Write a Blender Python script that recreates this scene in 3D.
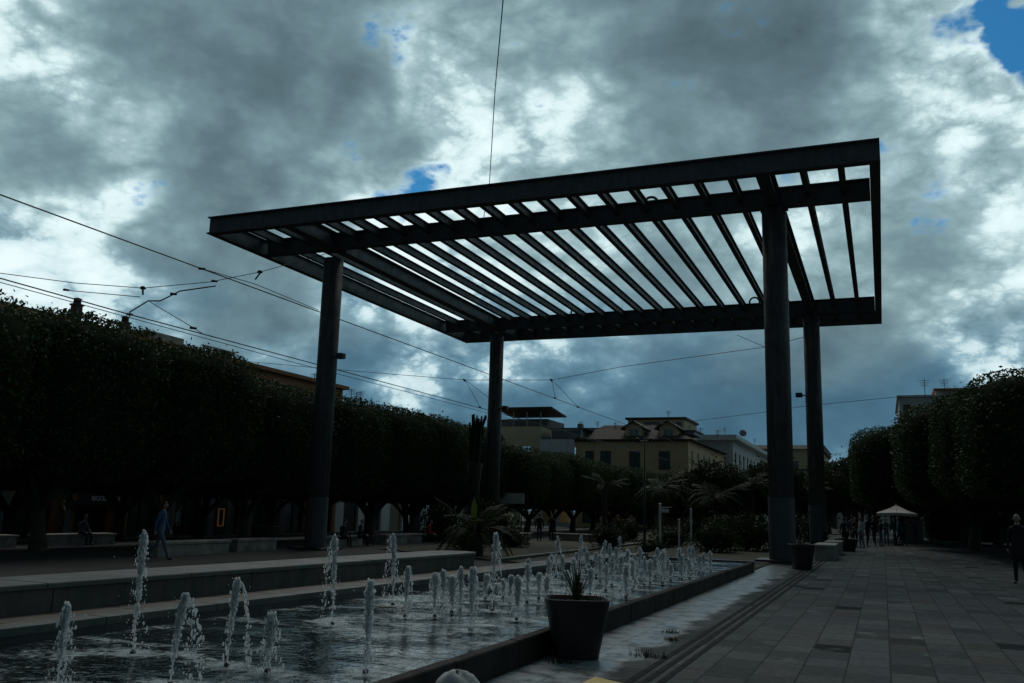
import bpy, math, random
import numpy as np
from mathutils import Vector, Matrix

for o in list(bpy.data.objects):
    bpy.data.objects.remove(o)
scene = bpy.context.scene
COL = scene.collection
R = math.radians

# ------------------------------------------------------------------ camera
cam_data = bpy.data.cameras.new('camera')
cam = bpy.data.objects.new('camera', cam_data)
COL.objects.link(cam)
cam_data.sensor_width = 36.0
cam_data.lens = 31.6678
cam_data.clip_start = 0.1
cam_data.clip_end = 3000
_r, _u, _f = ((0.926538, 0.375148, 0.028145), (0.042784, -0.179403, 0.982845), (-0.373761, 0.909439, 0.182274))
cam.matrix_world = Matrix(((_r[0], _u[0], -_f[0], 0.0), (_r[1], _u[1], -_f[1], 0.0),
                           (_r[2], _u[2], -_f[2], 1.6), (0, 0, 0, 1)))
scene.camera = cam
CAM_R, CAM_F = _r, _f
scene.view_settings.view_transform = 'Standard'
scene.view_settings.look = 'None'
scene.view_settings.exposure = 0.0
scene.view_settings.gamma = 1.0
scene.view_settings.use_curve_mapping = False
scene.cycles.max_bounces = 8
scene.cycles.transparent_max_bounces = 12

# ------------------------------------------------------------------ sky: Nishita blue behind procedural back-lit clouds
world = bpy.data.worlds.new('World')
scene.world = world
world.use_nodes = True
NT = world.node_tree
NT.nodes.clear()


class NB:
    """small helper that writes node graphs"""
    def __init__(self, nt):
        self.nt = nt

    def n(self, kind, **kw):
        nd = self.nt.nodes.new(kind)
        for k, v in kw.items():
            setattr(nd, k, v)
        return nd

    def link(self, a, b):
        self.nt.links.new(a, b)

    def put(self, sock, v):
        if hasattr(v, 'node'):
            self.link(v, sock)
        elif isinstance(v, (int, float)) or not hasattr(sock.default_value, '__len__'):
            sock.default_value = v
        else:
            sock.default_value = tuple(v) + ((1.0,) if len(sock.default_value) == 4 and len(v) == 3 else ())

    def math(self, op, a, b=0.0, c=None, clamp=False):
        nd = self.n('ShaderNodeMath', operation=op, use_clamp=clamp)
        self.put(nd.inputs[0], a)
        self.put(nd.inputs[1], b)
        if c is not None:
            self.put(nd.inputs[2], c)
        return nd.outputs[0]

    def vmath(self, op, a, b=(0, 0, 0), out=0):
        nd = self.n('ShaderNodeVectorMath', operation=op)
        self.put(nd.inputs[0], a)
        self.put(nd.inputs[1], b)
        return nd.outputs[out]

    def noise(self, vec, scale, detail=4, rough=0.55, dist=0.0, col=False):
        nd = self.n('ShaderNodeTexNoise')
        if vec is not None:
            self.link(vec, nd.inputs['Vector'])
        nd.inputs['Scale'].default_value = scale
        nd.inputs['Detail'].default_value = detail
        nd.inputs['Roughness'].default_value = rough
        nd.inputs['Distortion'].default_value = dist
        return nd.outputs[1 if col else 0]

    def ramp(self, fac, stops, mode='LINEAR'):
        nd = self.n('ShaderNodeValToRGB')
        cr = nd.color_ramp
        cr.interpolation = mode
        while len(cr.elements) < len(stops):
            cr.elements.new(0.5)
        for e, (p, c) in zip(cr.elements, stops):
            e.position = p
            e.color = tuple(c) + ((1,) if len(c) == 3 else ()) if hasattr(c, '__len__') else (c, c, c, 1)
        self.put(nd.inputs[0], fac)
        return nd.outputs[0]

    def mix(self, fac, a, b, mode='MIX'):
        nd = self.n('ShaderNodeMix', data_type='RGBA', blend_type=mode)
        self.put(nd.inputs[0], fac)
        self.put(nd.inputs[6], a)
        self.put(nd.inputs[7], b)
        return nd.outputs[2]

    def maprange(self, v, a, b, c=0.0, d=1.0, smooth=False):
        nd = self.n('ShaderNodeMapRange', interpolation_type='SMOOTHSTEP' if smooth else 'LINEAR')
        for i, q in enumerate((v, a, b, c, d)):
            self.put(nd.inputs[i], q)
        return nd.outputs[0]


SUN_EL, SUN_AZ = 50.0, -22.0          # degrees; azimuth clockwise from +Y
# (direction x, y, z, angular radius, change of cloud thickness)
CLOUD_MASSES = [
    (-0.577,0.722,0.382,0.043,-0.14),
    (-0.660,0.638,0.396,0.050,-0.16),
    (-0.575,0.687,0.443,0.040,-0.10),
    (-0.523,0.749,0.408,0.043,-0.14),
    (-0.266,0.880,0.393,0.057,-0.16),
    (-0.162,0.898,0.409,0.050,-0.12),
    (-0.296,0.833,0.468,0.057,-0.12),
    (0.116,0.956,0.270,0.067,-0.12),
    (0.079,0.941,0.330,0.050,0.10),
    (0.119,0.922,0.369,0.043,0.10),
    (0.055,0.913,0.405,0.050,0.10),
    (0.030,0.976,0.215,0.058,-0.18),
    (-0.701,0.603,0.381,0.058,-0.14),
    (-0.677,0.666,0.313,0.067,-0.20),
    (-0.403,0.847,0.346,0.083,-0.16),
    (-0.229,0.911,0.343,0.100,-0.14),
    (-0.612,0.674,0.415,0.200,0.30),
    (-0.513,0.729,0.453,0.200,0.22),
    (-0.650,0.685,0.328,0.100,0.24),
    (-0.616,0.724,0.310,0.067,0.16),
    (-0.211,0.834,0.510,0.316,0.22),
    (-0.349,0.791,0.502,0.200,0.10),
    (-0.097,0.883,0.459,0.167,0.18),
    (-0.015,0.922,0.387,0.133,0.18),
    (-0.727,0.597,0.340,0.133,0.16),
    (-0.699,0.592,0.401,0.067,-0.22),
    (-0.732,0.534,0.424,0.100,-0.32),
    (-0.689,0.634,0.350,0.067,-0.22),
    (-0.667,0.667,0.333,0.075,-0.28),
    (-0.540,0.761,0.359,0.092,-0.22),
    (-0.598,0.744,0.298,0.083,-0.16),
    (-0.523,0.725,0.448,0.043,-0.16),
    (-0.400,0.822,0.405,0.080,-0.34),
    (-0.431,0.800,0.417,0.067,-0.20),
    (-0.486,0.807,0.336,0.075,-0.30),
    (-0.359,0.851,0.383,0.075,-0.28),
    (-0.271,0.858,0.436,0.067,-0.18),
    (-0.413,0.784,0.464,0.083,-0.08),
    (0.066,0.878,0.475,0.067,-0.35),
    (0.024,0.912,0.410,0.050,-0.16),
    (0.090,0.920,0.382,0.100,-0.30),
    (0.105,0.946,0.308,0.083,-0.24),
    (0.054,0.966,0.252,0.083,0.16),
    (0.106,0.972,0.209,0.083,-0.30),
    (0.070,0.980,0.188,0.050,-0.20),
    (-0.315,0.894,0.318,0.200,-0.26),
    (-0.478,0.834,0.275,0.117,-0.20),
    (-0.169,0.935,0.311,0.133,-0.12),
    (-0.078,0.952,0.297,0.150,-0.24),
    (-0.627,0.738,0.249,0.133,0.22),
    (-0.760,0.608,0.230,0.083,-0.34),
    (-0.738,0.636,0.226,0.075,-0.30),
    (-0.689,0.692,0.215,0.083,-0.14),
    (-0.710,0.653,0.264,0.067,-0.10),
    (-0.585,0.794,0.167,0.043,-0.34),
    (-0.477,0.867,0.142,0.050,-0.36),
    (-0.377,0.913,0.157,0.057,-0.36),
    (-0.465,0.862,0.202,0.067,-0.14),
    (-0.241,0.958,0.154,0.250,0.20),
    (-0.008,0.993,0.120,0.167,0.22),
    (-0.530,0.822,0.208,0.100,0.10),
    (-0.176,0.962,0.207,0.133,0.10),
    (-0.020,0.959,0.283,0.083,-0.12),
    (-0.002,0.894,0.448,0.100,0.06),
    (0.098,0.987,0.127,0.083,-0.20),
    (0.024,0.981,0.190,0.067,-0.12),
]
SKY_GAPS = [
    (0.127,0.884,0.449,0.077,0.72),
    (0.100,0.881,0.463,0.057,0.50),
    (-0.451,0.815,0.365,0.077,0.62),
    (0.034,0.948,0.317,0.070,0.46),
    (0.041,0.960,0.278,0.043,0.30),
    (-0.667,0.668,0.329,0.067,0.33),
]
W = NB(NT)
tc = W.n('ShaderNodeTexCoord')
dirv = W.vmath('NORMALIZE', tc.outputs['Generated'])
sep = W.n('ShaderNodeSeparateXYZ')
W.link(dirv, sep.inputs[0])
dx, dy, dz = sep.outputs
den = W.math('ADD', W.math('MAXIMUM', dz, 0.0), 0.30)
comb = W.n('ShaderNodeCombineXYZ')
W.link(W.math('DIVIDE', dx, den), comb.inputs[0])
W.link(W.math('DIVIDE', dy, den), comb.inputs[1])
W.link(W.math('MULTIPLY', dz, 1.5), comb.inputs[2])
pos = comb.outputs[0]
warp = W.vmath('SCALE', W.vmath('SUBTRACT', W.noise(dirv, 7.0, 4, 0.6, col=True), (0.5, 0.5, 0.5)))
warp.node.inputs['Scale'].default_value = 0.20
wdir = W.vmath('ADD', dirv, warp)
flat = W.vmath('MULTIPLY', dirv, (1.0, 1.0, 1.7))


def billow(vec, scale, octaves, gain=0.5):
    """cauliflower noise: folded octaves, rounded lumps with sharp creases; 0..1"""
    tot, amp, norm = 0.0, 1.0, 0.0
    for k in range(octaves):
        n = W.noise(vec, scale * (2.03 ** k), 0.0)
        tot = W.math('ADD', tot, W.math('MULTIPLY', W.math('ABSOLUTE', W.math('SUBTRACT', n, 0.5)), 2.0 * amp))
        norm += amp
        amp *= gain
    return W.math('DIVIDE', tot, norm)


n_big = W.noise(flat, 3.6, 5, 0.5, 0.0)
n_fine = W.noise(flat, 9.0, 8, 0.55, 0.0)
n_puff = billow(flat, 10.0, 7, 0.58)
thick = W.math('ADD', 0.585, W.math('ADD', W.math('MULTIPLY', W.math('SUBTRACT', n_big, 0.5), 1.15),
                                   W.math('MULTIPLY', W.math('SUBTRACT', n_fine, 0.5), 0.85)))
for (bx, by, bz, br, ba) in CLOUD_MASSES:
    d = W.vmath('DISTANCE', wdir, (bx, by, bz), out=1)
    thick = W.math('ADD', thick, W.maprange(d, 0.0, br * 1.35, ba * (0.78 if ba < 0 else 0.80), 0.0, smooth=True))
puff_amt = W.maprange(thick, 0.30, 0.80, 1.55, 0.42, smooth=True)
thick = W.math('ADD', thick, W.math('MULTIPLY', W.math('MULTIPLY', W.math('SUBTRACT', n_puff, 0.22), -1.0), puff_amt))
# unseen cloud added behind the camera and overhead to cut the light
back = W.maprange(dy, 0.45, 0.05, 0.0, 0.75, smooth=True)
over = W.maprange(dz, 0.52, 0.72, 0.0, 0.62, smooth=True)
thick = W.math('MINIMUM', thick, W.math('ADD', 0.19, W.math('MULTIPLY', thick, 0.73)))
thick = W.math('MAXIMUM', thick, W.math('ADD', 0.165, W.math('MULTIPLY', thick, 0.45)))
thick = W.math('MAXIMUM', W.math('ADD', thick, W.math('MAXIMUM', back, over)), 0.0)
hole = 0.0
for (bx, by, bz, br, ba) in SKY_GAPS:
    d = W.vmath('DISTANCE', wdir, (bx, by, bz), out=1)
    hole = W.math('ADD', hole, W.maprange(d, 0.0, br, ba, 0.0, smooth=True))
hole = W.math('ADD', hole, W.math('ADD', W.math('MULTIPLY', W.math('SUBTRACT', n_fine, 0.5), -0.45), W.math('MULTIPLY', W.math('SUBTRACT', n_puff, 0.22), 1.7)))
hole = W.math('SUBTRACT', hole, W.maprange(dz, 0.29, 0.22, 0.0, 0.8, smooth=True))
cover = W.maprange(hole, 0.24, 0.62, 1.0, 0.0, smooth=True)
ccol = W.ramp(W.math('MULTIPLY', thick, 0.8), [(0.08, (1.0, 1.0, 0.97)), (0.19, (0.86, 0.93, 0.905)), (0.25, (0.74, 0.83, 0.81)), (0.31, (0.60, 0.71, 0.70)), (0.39, (0.40, 0.51, 0.52)), (0.49, (0.285, 0.385, 0.40)),
                      (0.61, (0.180, 0.255, 0.275)), (0.74, (0.118, 0.172, 0.192)), (0.86, (0.090, 0.132, 0.150)), (1.0, (0.026, 0.036, 0.042))])
# the low sky is bluer and darker
low = W.maprange(W.math('ADD', dz, W.math('MULTIPLY', W.math('SUBTRACT', n_big, 0.5), 0.45)), 0.275, 0.12, 0.0, 1.0, smooth=True)
lowcol = W.ramp(W.math('MULTIPLY', thick, 0.8), [(0.14, (0.84, 0.90, 0.88)), (0.25, (0.58, 0.69, 0.70)), (0.31, (0.30, 0.43, 0.49)), (0.39, (0.150, 0.265, 0.335)), (0.54, (0.082, 0.168, 0.230)), (0.70, (0.055, 0.118, 0.168)), (1.0, (0.055, 0.085, 0.105))])
ccol = W.mix(low, ccol, lowcol)
sky = W.n('ShaderNodeTexSky', sky_type='NISHITA')
sky.sun_disc = False
sky.sun_elevation = R(SUN_EL)
sky.sun_rotation = R(SUN_AZ)
sky.air_density = 1.3
sky.dust_density = 0.3
sky.ozone_density = 3.0
bg_sky = W.n('ShaderNodeBackground')
W.link(W.mix(1.0, sky.outputs[0], (0.20, 0.74, 1.05), 'MULTIPLY'), bg_sky.inputs['Color'])
bg_sky.inputs['Strength'].default_value = 0.06
bg_cloud = W.n('ShaderNodeBackground')
W.link(W.mix(1.0, ccol, (0.90, 1.0, 1.05), 'MULTIPLY'), bg_cloud.inputs['Color'])
bg_cloud.inputs['Strength'].default_value = 1.06
mixs = W.n('ShaderNodeMixShader')
W.link(cover, mixs.inputs[0])
W.link(bg_sky.outputs[0], mixs.inputs[1])
W.link(bg_cloud.outputs[0], mixs.inputs[2])
wout = W.n('ShaderNodeOutputWorld')
W.link(mixs.outputs[0], wout.inputs[0])

# ------------------------------------------------------------------ sun, soft behind the clouds
sun_data = bpy.data.lights.new('sun', 'SUN')
sun_data.energy = 0.75
sun_data.angle = R(25)
sun_data.color = (1.0, 0.97, 0.93)
sun = bpy.data.objects.new('sun', sun_data)
COL.objects.link(sun)
_sd = Vector((math.sin(R(SUN_AZ)) * math.cos(R(SUN_EL)), math.cos(R(SUN_AZ)) * math.cos(R(SUN_EL)), math.sin(R(SUN_EL))))
sun.rotation_euler = _sd.to_track_quat('Z', 'Y').to_euler()
sun.location = (0, 20, 60)

# ------------------------------------------------------------------ helpers
rng = random.Random(7)


def tag(o, label=None, cat=None, group=None, kind=None):
    if label:
        o['label'] = label
    if cat:
        o['category'] = cat
    if group:
        o['group'] = group
    if kind:
        o['kind'] = kind
    return o


def empty(name, loc=(0, 0, 0), rz=0.0):
    o = bpy.data.objects.new(name, None)
    COL.objects.link(o)
    o.location = loc
    o.rotation_euler = (0, 0, rz)
    return o


def copy_tree(o, parent=None):
    c = o.copy()
    COL.objects.link(c)
    if parent is not None:
        c.parent = parent
    for ch in list(o.children):
        copy_tree(ch, c)
    return c


class MB:
    """collects vertices and faces, then links them as one mesh object"""
    def __init__(self):
        self.v, self.f, self.m = [], [], []

    def add(self, vs, fs, mi=0):
        k = len(self.v)
        self.v += [tuple(p) for p in vs]
        self.f += [tuple(i + k for i in q) for q in fs]
        self.m += [mi] * len(fs)

    def box(self, x0, y0, z0, x1, y1, z1, mi=0):
        self.add([(x0, y0, z0), (x1, y0, z0), (x1, y1, z0), (x0, y1, z0), (x0, y0, z1), (x1, y0, z1), (x1, y1, z1), (x0, y1, z1)],
                 [(0, 3, 2, 1), (4, 5, 6, 7), (0, 1, 5, 4), (1, 2, 6, 5), (2, 3, 7, 6), (3, 0, 4, 7)], mi)

    def bbox(self, x0, y0, z0, x1, y1, z1, b=0.02, mi=0):
        """box with chamfered vertical and top edges"""
        ring = lambda i, z: [(x0 + i + b, y0 + i, z), (x1 - i - b, y0 + i, z), (x1 - i, y0 + i + b, z), (x1 - i, y1 - i - b, z),
                             (x1 - i - b, y1 - i, z), (x0 + i + b, y1 - i, z), (x0 + i, y1 - i - b, z), (x0 + i, y0 + i + b, z)]
        vs = ring(0, z0) + ring(0, z1 - b) + ring(b * 0.8, z1)
        fs = [tuple(range(7, -1, -1)), tuple(range(16, 24))]
        for a in (0, 8):
            for i in range(8):
                j = (i + 1) % 8
                fs.append((a + i, a + j, a + 8 + j, a + 8 + i))
        self.add(vs, fs, mi)

    def tube(self, pts, rad, n=8, mi=0, cap=True):
        pts = [Vector(p) for p in pts]
        rad = rad if hasattr(rad, '__len__') else [rad] * len(pts)
        vs, fs = [], []
        up = None
        for i, p in enumerate(pts):
            t = (pts[min(i + 1, len(pts) - 1)] - pts[max(i - 1, 0)])
            t = t.normalized() if t.length > 1e-9 else Vector((0, 0, 1))
            if up is None:
                up = t.orthogonal().normalized()
            up = (up - t * up.dot(t))
            up = up.normalized() if up.length > 1e-6 else t.orthogonal().normalized()
            sd = t.cross(up)
            for k in range(n):
                a = 2 * math.pi * k / n
                vs.append(p + (up * math.cos(a) + sd * math.sin(a)) * rad[i])
        for i in range(len(pts) - 1):
            for k in range(n):
                j = (k + 1) % n
                fs.append((i * n + k, i * n + j, (i + 1) * n + j, (i + 1) * n + k))
        if cap:
            fs.append(tuple(range(n - 1, -1, -1)))
            fs.append(tuple(range((len(pts) - 1) * n, len(pts) * n)))
        self.add(vs, fs, mi)

    def lathe(self, prof, c=(0, 0, 0), n=24, mi=0):
        """prof: list of (radius, z)"""
        vs, fs = [], []
        for r, z in prof:
            for k in range(n):
                a = 2 * math.pi * k / n
                vs.append((c[0] + r * math.cos(a), c[1] + r * math.sin(a), c[2] + z))
        for i in range(len(prof) - 1):
            for k in range(n):
                j = (k + 1) % n
                fs.append((i * n + k, i * n + j, (i + 1) * n + j, (i + 1) * n + k))
        fs.append(tuple(range(n - 1, -1, -1)))
        fs.append(tuple(range((len(prof) - 1) * n, len(prof) * n)))
        self.add(vs, fs, mi)

    def prism(self, outline, y0, y1, axis='y', mi=0):
        """extrude a 2-d outline (u, z) along an axis"""
        n = len(outline)
        if axis == 'y':
            vs = [(u, y0, z) for u, z in outline] + [(u, y1, z) for u, z in outline]
        elif axis == 'x':
            vs = [(y0, u, z) for u, z in outline] + [(y1, u, z) for u, z in outline]
        else:
            vs = [(u, w, y0) for u, w in outline] + [(u, w, y1) for u, w in outline]
        fs = [tuple(range(n)), tuple(range(2 * n - 1, n - 1, -1))] + [(i, (i + 1) % n, n + (i + 1) % n, n + i) for i in range(n)]
        self.add(vs, fs, mi)

    def blob(self, c, r, n=0, sz=1.0, mi=0):
        """small faceted ball (octahedron subdivided once)"""
        vs, fs = BLOB
        self.add([(c[0] + x * r, c[1] + y * r, c[2] + z * r * sz) for x, y, z in vs], fs, mi)

    def build(self, name, mats, parent=None, smooth=False, recalc=True):
        me = bpy.data.meshes.new(name)
        me.from_pydata(self.v, [], self.f)
        mats = mats if isinstance(mats, (list, tuple)) else [mats]
        for m in mats:
            me.materials.append(m)
        if len(mats) > 1:
            me.polygons.foreach_set('material_index', self.m)
        if recalc:
            import bmesh
            bm = bmesh.new()
            bm.from_mesh(me)
            bmesh.ops.recalc_face_normals(bm, faces=bm.faces)
            bm.to_mesh(me)
            bm.free()
        if smooth:
            me.polygons.foreach_set('use_smooth', [True] * len(me.polygons))
        me.update()
        o = bpy.data.objects.new(name, me)
        COL.objects.link(o)
        if parent is not None:
            o.parent = parent
        return o


def _blob():
    vs = [(1, 0, 0), (-1, 0, 0), (0, 1, 0), (0, -1, 0), (0, 0, 1), (0, 0, -1)]
    fs = [(0, 2, 4), (2, 1, 4), (1, 3, 4), (3, 0, 4), (2, 0, 5), (1, 2, 5), (3, 1, 5), (0, 3, 5)]
    vs = [Vector(v) for v in vs]
    out, cache = [], {}

    def mid(a, b):
        k = (min(a, b), max(a, b))
        if k not in cache:
            vs.append(((vs[a] + vs[b]) / 2).normalized())
            cache[k] = len(vs) - 1
        return cache[k]
    for a, b, c in fs:
        ab, bc, ca = mid(a, b), mid(b, c), mid(c, a)
        out += [(a, ab, ca), (b, bc, ab), (c, ca, bc), (ab, bc, ca)]
    return [tuple(v) for v in vs], out


BLOB = _blob()

# ------------------------------------------------------------------ materials


def mat(name, col=(0.2, 0.2, 0.2), rough=0.6, metal=0.0, vary=0.25, scale=6.0, bump=0.0, bscale=40.0, spec=0.5, vary2=None):
    """plain procedural surface: base colour broken up by noise, optional bump"""
    m = bpy.data.materials.new(name)
    m.use_nodes = True
    g = NB(m.node_tree)
    bs = m.node_tree.nodes['Principled BSDF']
    tcn = g.n('ShaderNodeTexCoord')
    co = tcn.outputs['Object']
    nz = g.noise(co, scale, 6, 0.6)
    lo = tuple(c * (1 - vary) for c in col)
    hi = tuple(min(1, c * (1 + vary)) for c in (vary2 or col))
    g.link(g.ramp(nz, [(0.3, lo), (0.7, hi)]), bs.inputs['Base Color'])
    bs.inputs['Roughness'].default_value = rough
    bs.inputs['Metallic'].default_value = metal
    bs.inputs['Specular IOR Level'].default_value = spec
    if bump:
        bn = g.n('ShaderNodeBump')
        bn.inputs['Strength'].default_value = bump
        bn.inputs['Distance'].default_value = 0.02
        g.link(g.noise(co, bscale, 4, 0.6), bn.inputs['Height'])
        g.link(bn.outputs[0], bs.inputs['Normal'])
    return m


def streaked(name, col, dark, rough=0.6, sx=3.0, sz=0.35, amount=0.6, metal=0.0, spec=0.5):
    """surface with vertical run-off stains"""
    m = bpy.data.materials.new(name)
    m.use_nodes = True
    g = NB(m.node_tree)
    bs = m.node_tree.nodes['Principled BSDF']
    tcn = g.n('ShaderNodeTexCoord')
    mp = g.n('ShaderNodeMapping')
    mp.inputs['Scale'].default_value = (sx, sx, sz)
    g.link(tcn.outputs['Object'], mp.inputs[0])
    a = g.noise(mp.outputs[0], 1.6, 6, 0.65)
    b = g.noise(tcn.outputs['Object'], 2.2, 7, 0.65)
    fac = g.math('MULTIPLY', g.maprange(g.math('ADD', a, g.math('MULTIPLY', b, 0.5)), 0.6, 0.95), amount, clamp=True)
    g.link(g.mix(fac, col, dark), bs.inputs['Base Color'])
    g.link(g.maprange(b, 0.3, 0.7, rough - 0.12, min(1.0, rough + 0.15)), bs.inputs['Roughness'])
    bs.inputs['Metallic'].default_value = metal
    bs.inputs['Specular IOR Level'].default_value = spec
    bn = g.n('ShaderNodeBump')
    bn.inputs['Strength'].default_value = 0.25
    bn.inputs['Distance'].default_value = 0.01
    g.link(g.noise(tcn.outputs['Object'], 35, 4, 0.6), bn.inputs['Height'])
    g.link(bn.outputs[0], bs.inputs['Normal'])
    return m


def paving_material():
    """stone slabs laid in courses across the walk, with dark damp slabs and a wet strip beside the fountain"""
    m = bpy.data.materials.new('stone_slabs')
    m.use_nodes = True
    g = NB(m.node_tree)
    bs = m.node_tree.nodes['Principled BSDF']
    co = g.n('ShaderNodeTexCoord').outputs['Object']
    sp = g.n('ShaderNodeSeparateXYZ')
    g.link(co, sp.inputs[0])
    br = g.n('ShaderNodeTexBrick')
    br.offset = 0.5
    br.offset_frequency = 2
    br.squash = 1.0
    swp = g.n('ShaderNodeCombineXYZ')
    g.link(sp.outputs[1], swp.inputs[0])
    g.link(sp.outputs[0], swp.inputs[1])
    g.link(swp.outputs[0], br.inputs['Vector'])
    br.inputs['Scale'].default_value = 1.0
    br.inputs['Brick Width'].default_value = 0.62
    br.inputs['Row Height'].default_value = 0.44
    br.inputs['Mortar Size'].default_value = 0.011
    br.inputs['Mortar Smooth'].default_value = 0.1
    br.inputs['Bias'].default_value = 0.0
    br.inputs['Color1'].default_value = (0, 0, 0, 1)
    br.inputs['Color2'].default_value = (1, 1, 1, 1)
    br.inputs['Mortar'].default_value = (0.5, 0.5, 0.5, 1)
    tile = br.outputs['Color']
    mort = br.outputs['Fac']
    big = g.noise(co, 0.35, 5, 0.6)
    fine = g.noise(co, 9.0, 7, 0.65)
    speck = g.noise(co, 60.0, 4, 0.7)
    col = g.ramp(tile, [(0.0, (0.010, 0.011, 0.011)), (0.02, (0.014, 0.015, 0.015)), (0.035, (0.050, 0.057, 0.057)), (0.3, (0.064, 0.074, 0.074)), (0.5, (0.084, 0.096, 0.094)), (0.62, (0.088, 0.082, 0.072)), (0.8, (0.094, 0.110, 0.110)), (0.94, (0.120, 0.130, 0.126)), (1.0, (0.18, 0.19, 0.185))])
    col = g.mix(g.maprange(fine, 0.45, 0.75, 0.0, 0.5), col, (0.036, 0.040, 0.038))
    col = g.mix(g.maprange(big, 0.45, 0.75, 0.0, 0.25), col, (0.095, 0.10, 0.095))
    col = g.mix(g.maprange(speck, 0.62, 0.75, 0.0, 0.35), col, (0.02, 0.02, 0.018))
    col = g.mix(g.math('MULTIPLY', mort, 0.9), col, (0.014, 0.018, 0.016))
    band = g.maprange(sp.outputs[0], -2.20, -2.19, 0.75, 0.0)
    col = g.mix(band, col, (0.062, 0.069, 0.068))
    # the smooth band between drain and fountain (large slabs, no small courses)
    # wetness: strip beside the wall plus scattered damp spots
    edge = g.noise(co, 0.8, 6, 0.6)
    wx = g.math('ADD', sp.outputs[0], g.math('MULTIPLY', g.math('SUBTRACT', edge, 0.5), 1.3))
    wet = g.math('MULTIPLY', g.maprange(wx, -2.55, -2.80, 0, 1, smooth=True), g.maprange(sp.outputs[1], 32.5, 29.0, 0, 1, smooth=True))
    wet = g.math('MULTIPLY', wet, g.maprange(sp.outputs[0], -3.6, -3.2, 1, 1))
    damp = g.math('MULTIPLY', g.maprange(g.noise(co, 1.1, 5, 0.6), 0.6, 0.72, 0, 1, smooth=True), 0.6)
    sheen_n = g.noise(co, 3.0, 7, 0.7)
    pale_tone = g.math('MULTIPLY', wet, g.maprange(sheen_n, 0.36, 0.56, 0.05, 1.0, smooth=True))  # bright wet sheen painted into the slab colour as broken pale patches
    wetall = g.math('MAXIMUM', wet, damp)
    col = g.mix(g.math('MULTIPLY', wetall, 0.5), col, (0.025, 0.027, 0.026))
    col = g.mix(g.math('MULTIPLY', pale_tone, g.maprange(mort, 0, 1, 0.85, 0.3)), col, (0.42, 0.48, 0.50))
    g.link(col, bs.inputs['Base Color'])
    sl = g.math('ADD', g.maprange(g.math('FRACT', g.math('MULTIPLY', tile, 7.3)), 0, 1, 0.01, 0.10), g.math('MULTIPLY', wetall, 0.3))
    g.link(sl, bs.inputs['Specular IOR Level'])
    rr = g.math('ADD', g.maprange(fine, 0.3, 0.7, 0.55, 0.8), g.maprange(tile, 0, 1, -0.08, 0.1))
    rr = g.mix(damp, rr, (0.34, 0.34, 0.34))
    rr = g.mix(wet, rr, (0.30, 0.30, 0.30))
    g.link(rr, bs.inputs['Roughness'])
    h = g.math('ADD', g.math('MULTIPLY', mort, -0.8), g.math('ADD', g.math('MULTIPLY', fine, 0.25), g.math('MULTIPLY', tile, 0.25)))
    h = g.mix(g.math('MULTIPLY', wet, 0.7), h, (0, 0, 0))
    bn = g.n('ShaderNodeBump')
    bn.inputs['Strength'].default_value = 0.5
    bn.inputs['Distance'].default_value = 0.012
    g.link(h, bn.inputs['Height'])
    g.link(bn.outputs[0], bs.inputs['Normal'])
    return m


def water_material():
    m = bpy.data.materials.new('fountain_water')
    m.use_nodes = True
    g = NB(m.node_tree)
    bs = m.node_tree.nodes['Principled BSDF']
    co = g.n('ShaderNodeTexCoord').outputs['Object']
    fmap = g.n('ShaderNodeMapping')
    fmap.inputs['Scale'].default_value = (0.55, 1.0, 1.0)
    g.link(co, fmap.inputs[0])
    foam_sheen = g.noise(fmap.outputs[0], 1.3, 8, 0.68, 0.6)
    foam_sheen_fine = g.noise(co, 14.0, 6, 0.7, 0.4)
    foam = g.maprange(g.math('ADD', g.math('MULTIPLY', foam_sheen, 0.7), g.math('MULTIPLY', foam_sheen_fine, 0.35)), 0.51, 0.66, 0.0, 0.72, smooth=True)  # foam patches, spread wider to paint pale sheen into the water colour
    g.link(g.mix(foam, (0.014, 0.021, 0.021), (0.62, 0.70, 0.70)), bs.inputs['Base Color'])
    g.link(g.maprange(foam, 0, 0.6, 0.03, 0.4), bs.inputs['Roughness'])
    bs.inputs['IOR'].default_value = 1.33
    mp = g.n('ShaderNodeMapping')
    mp.inputs['Scale'].default_value = (1.0, 1.4, 1.0)
    g.link(co, mp.inputs[0])
    w1 = g.noise(mp.outputs[0], 3.2, 4, 0.55, 0.8)
    w2 = g.noise(mp.outputs[0], 12.0, 3, 0.6, 0.5)
    h = g.math('ADD', w1, g.math('MULTIPLY', w2, 0.35))
    bn = g.n('ShaderNodeBump')
    bn.inputs['Strength'].default_value = 0.9
    bn.inputs['Distance'].default_value = 0.010
    g.link(h, bn.inputs['Height'])
    g.link(bn.outputs[0], bs.inputs['Normal'])
    return m


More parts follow.
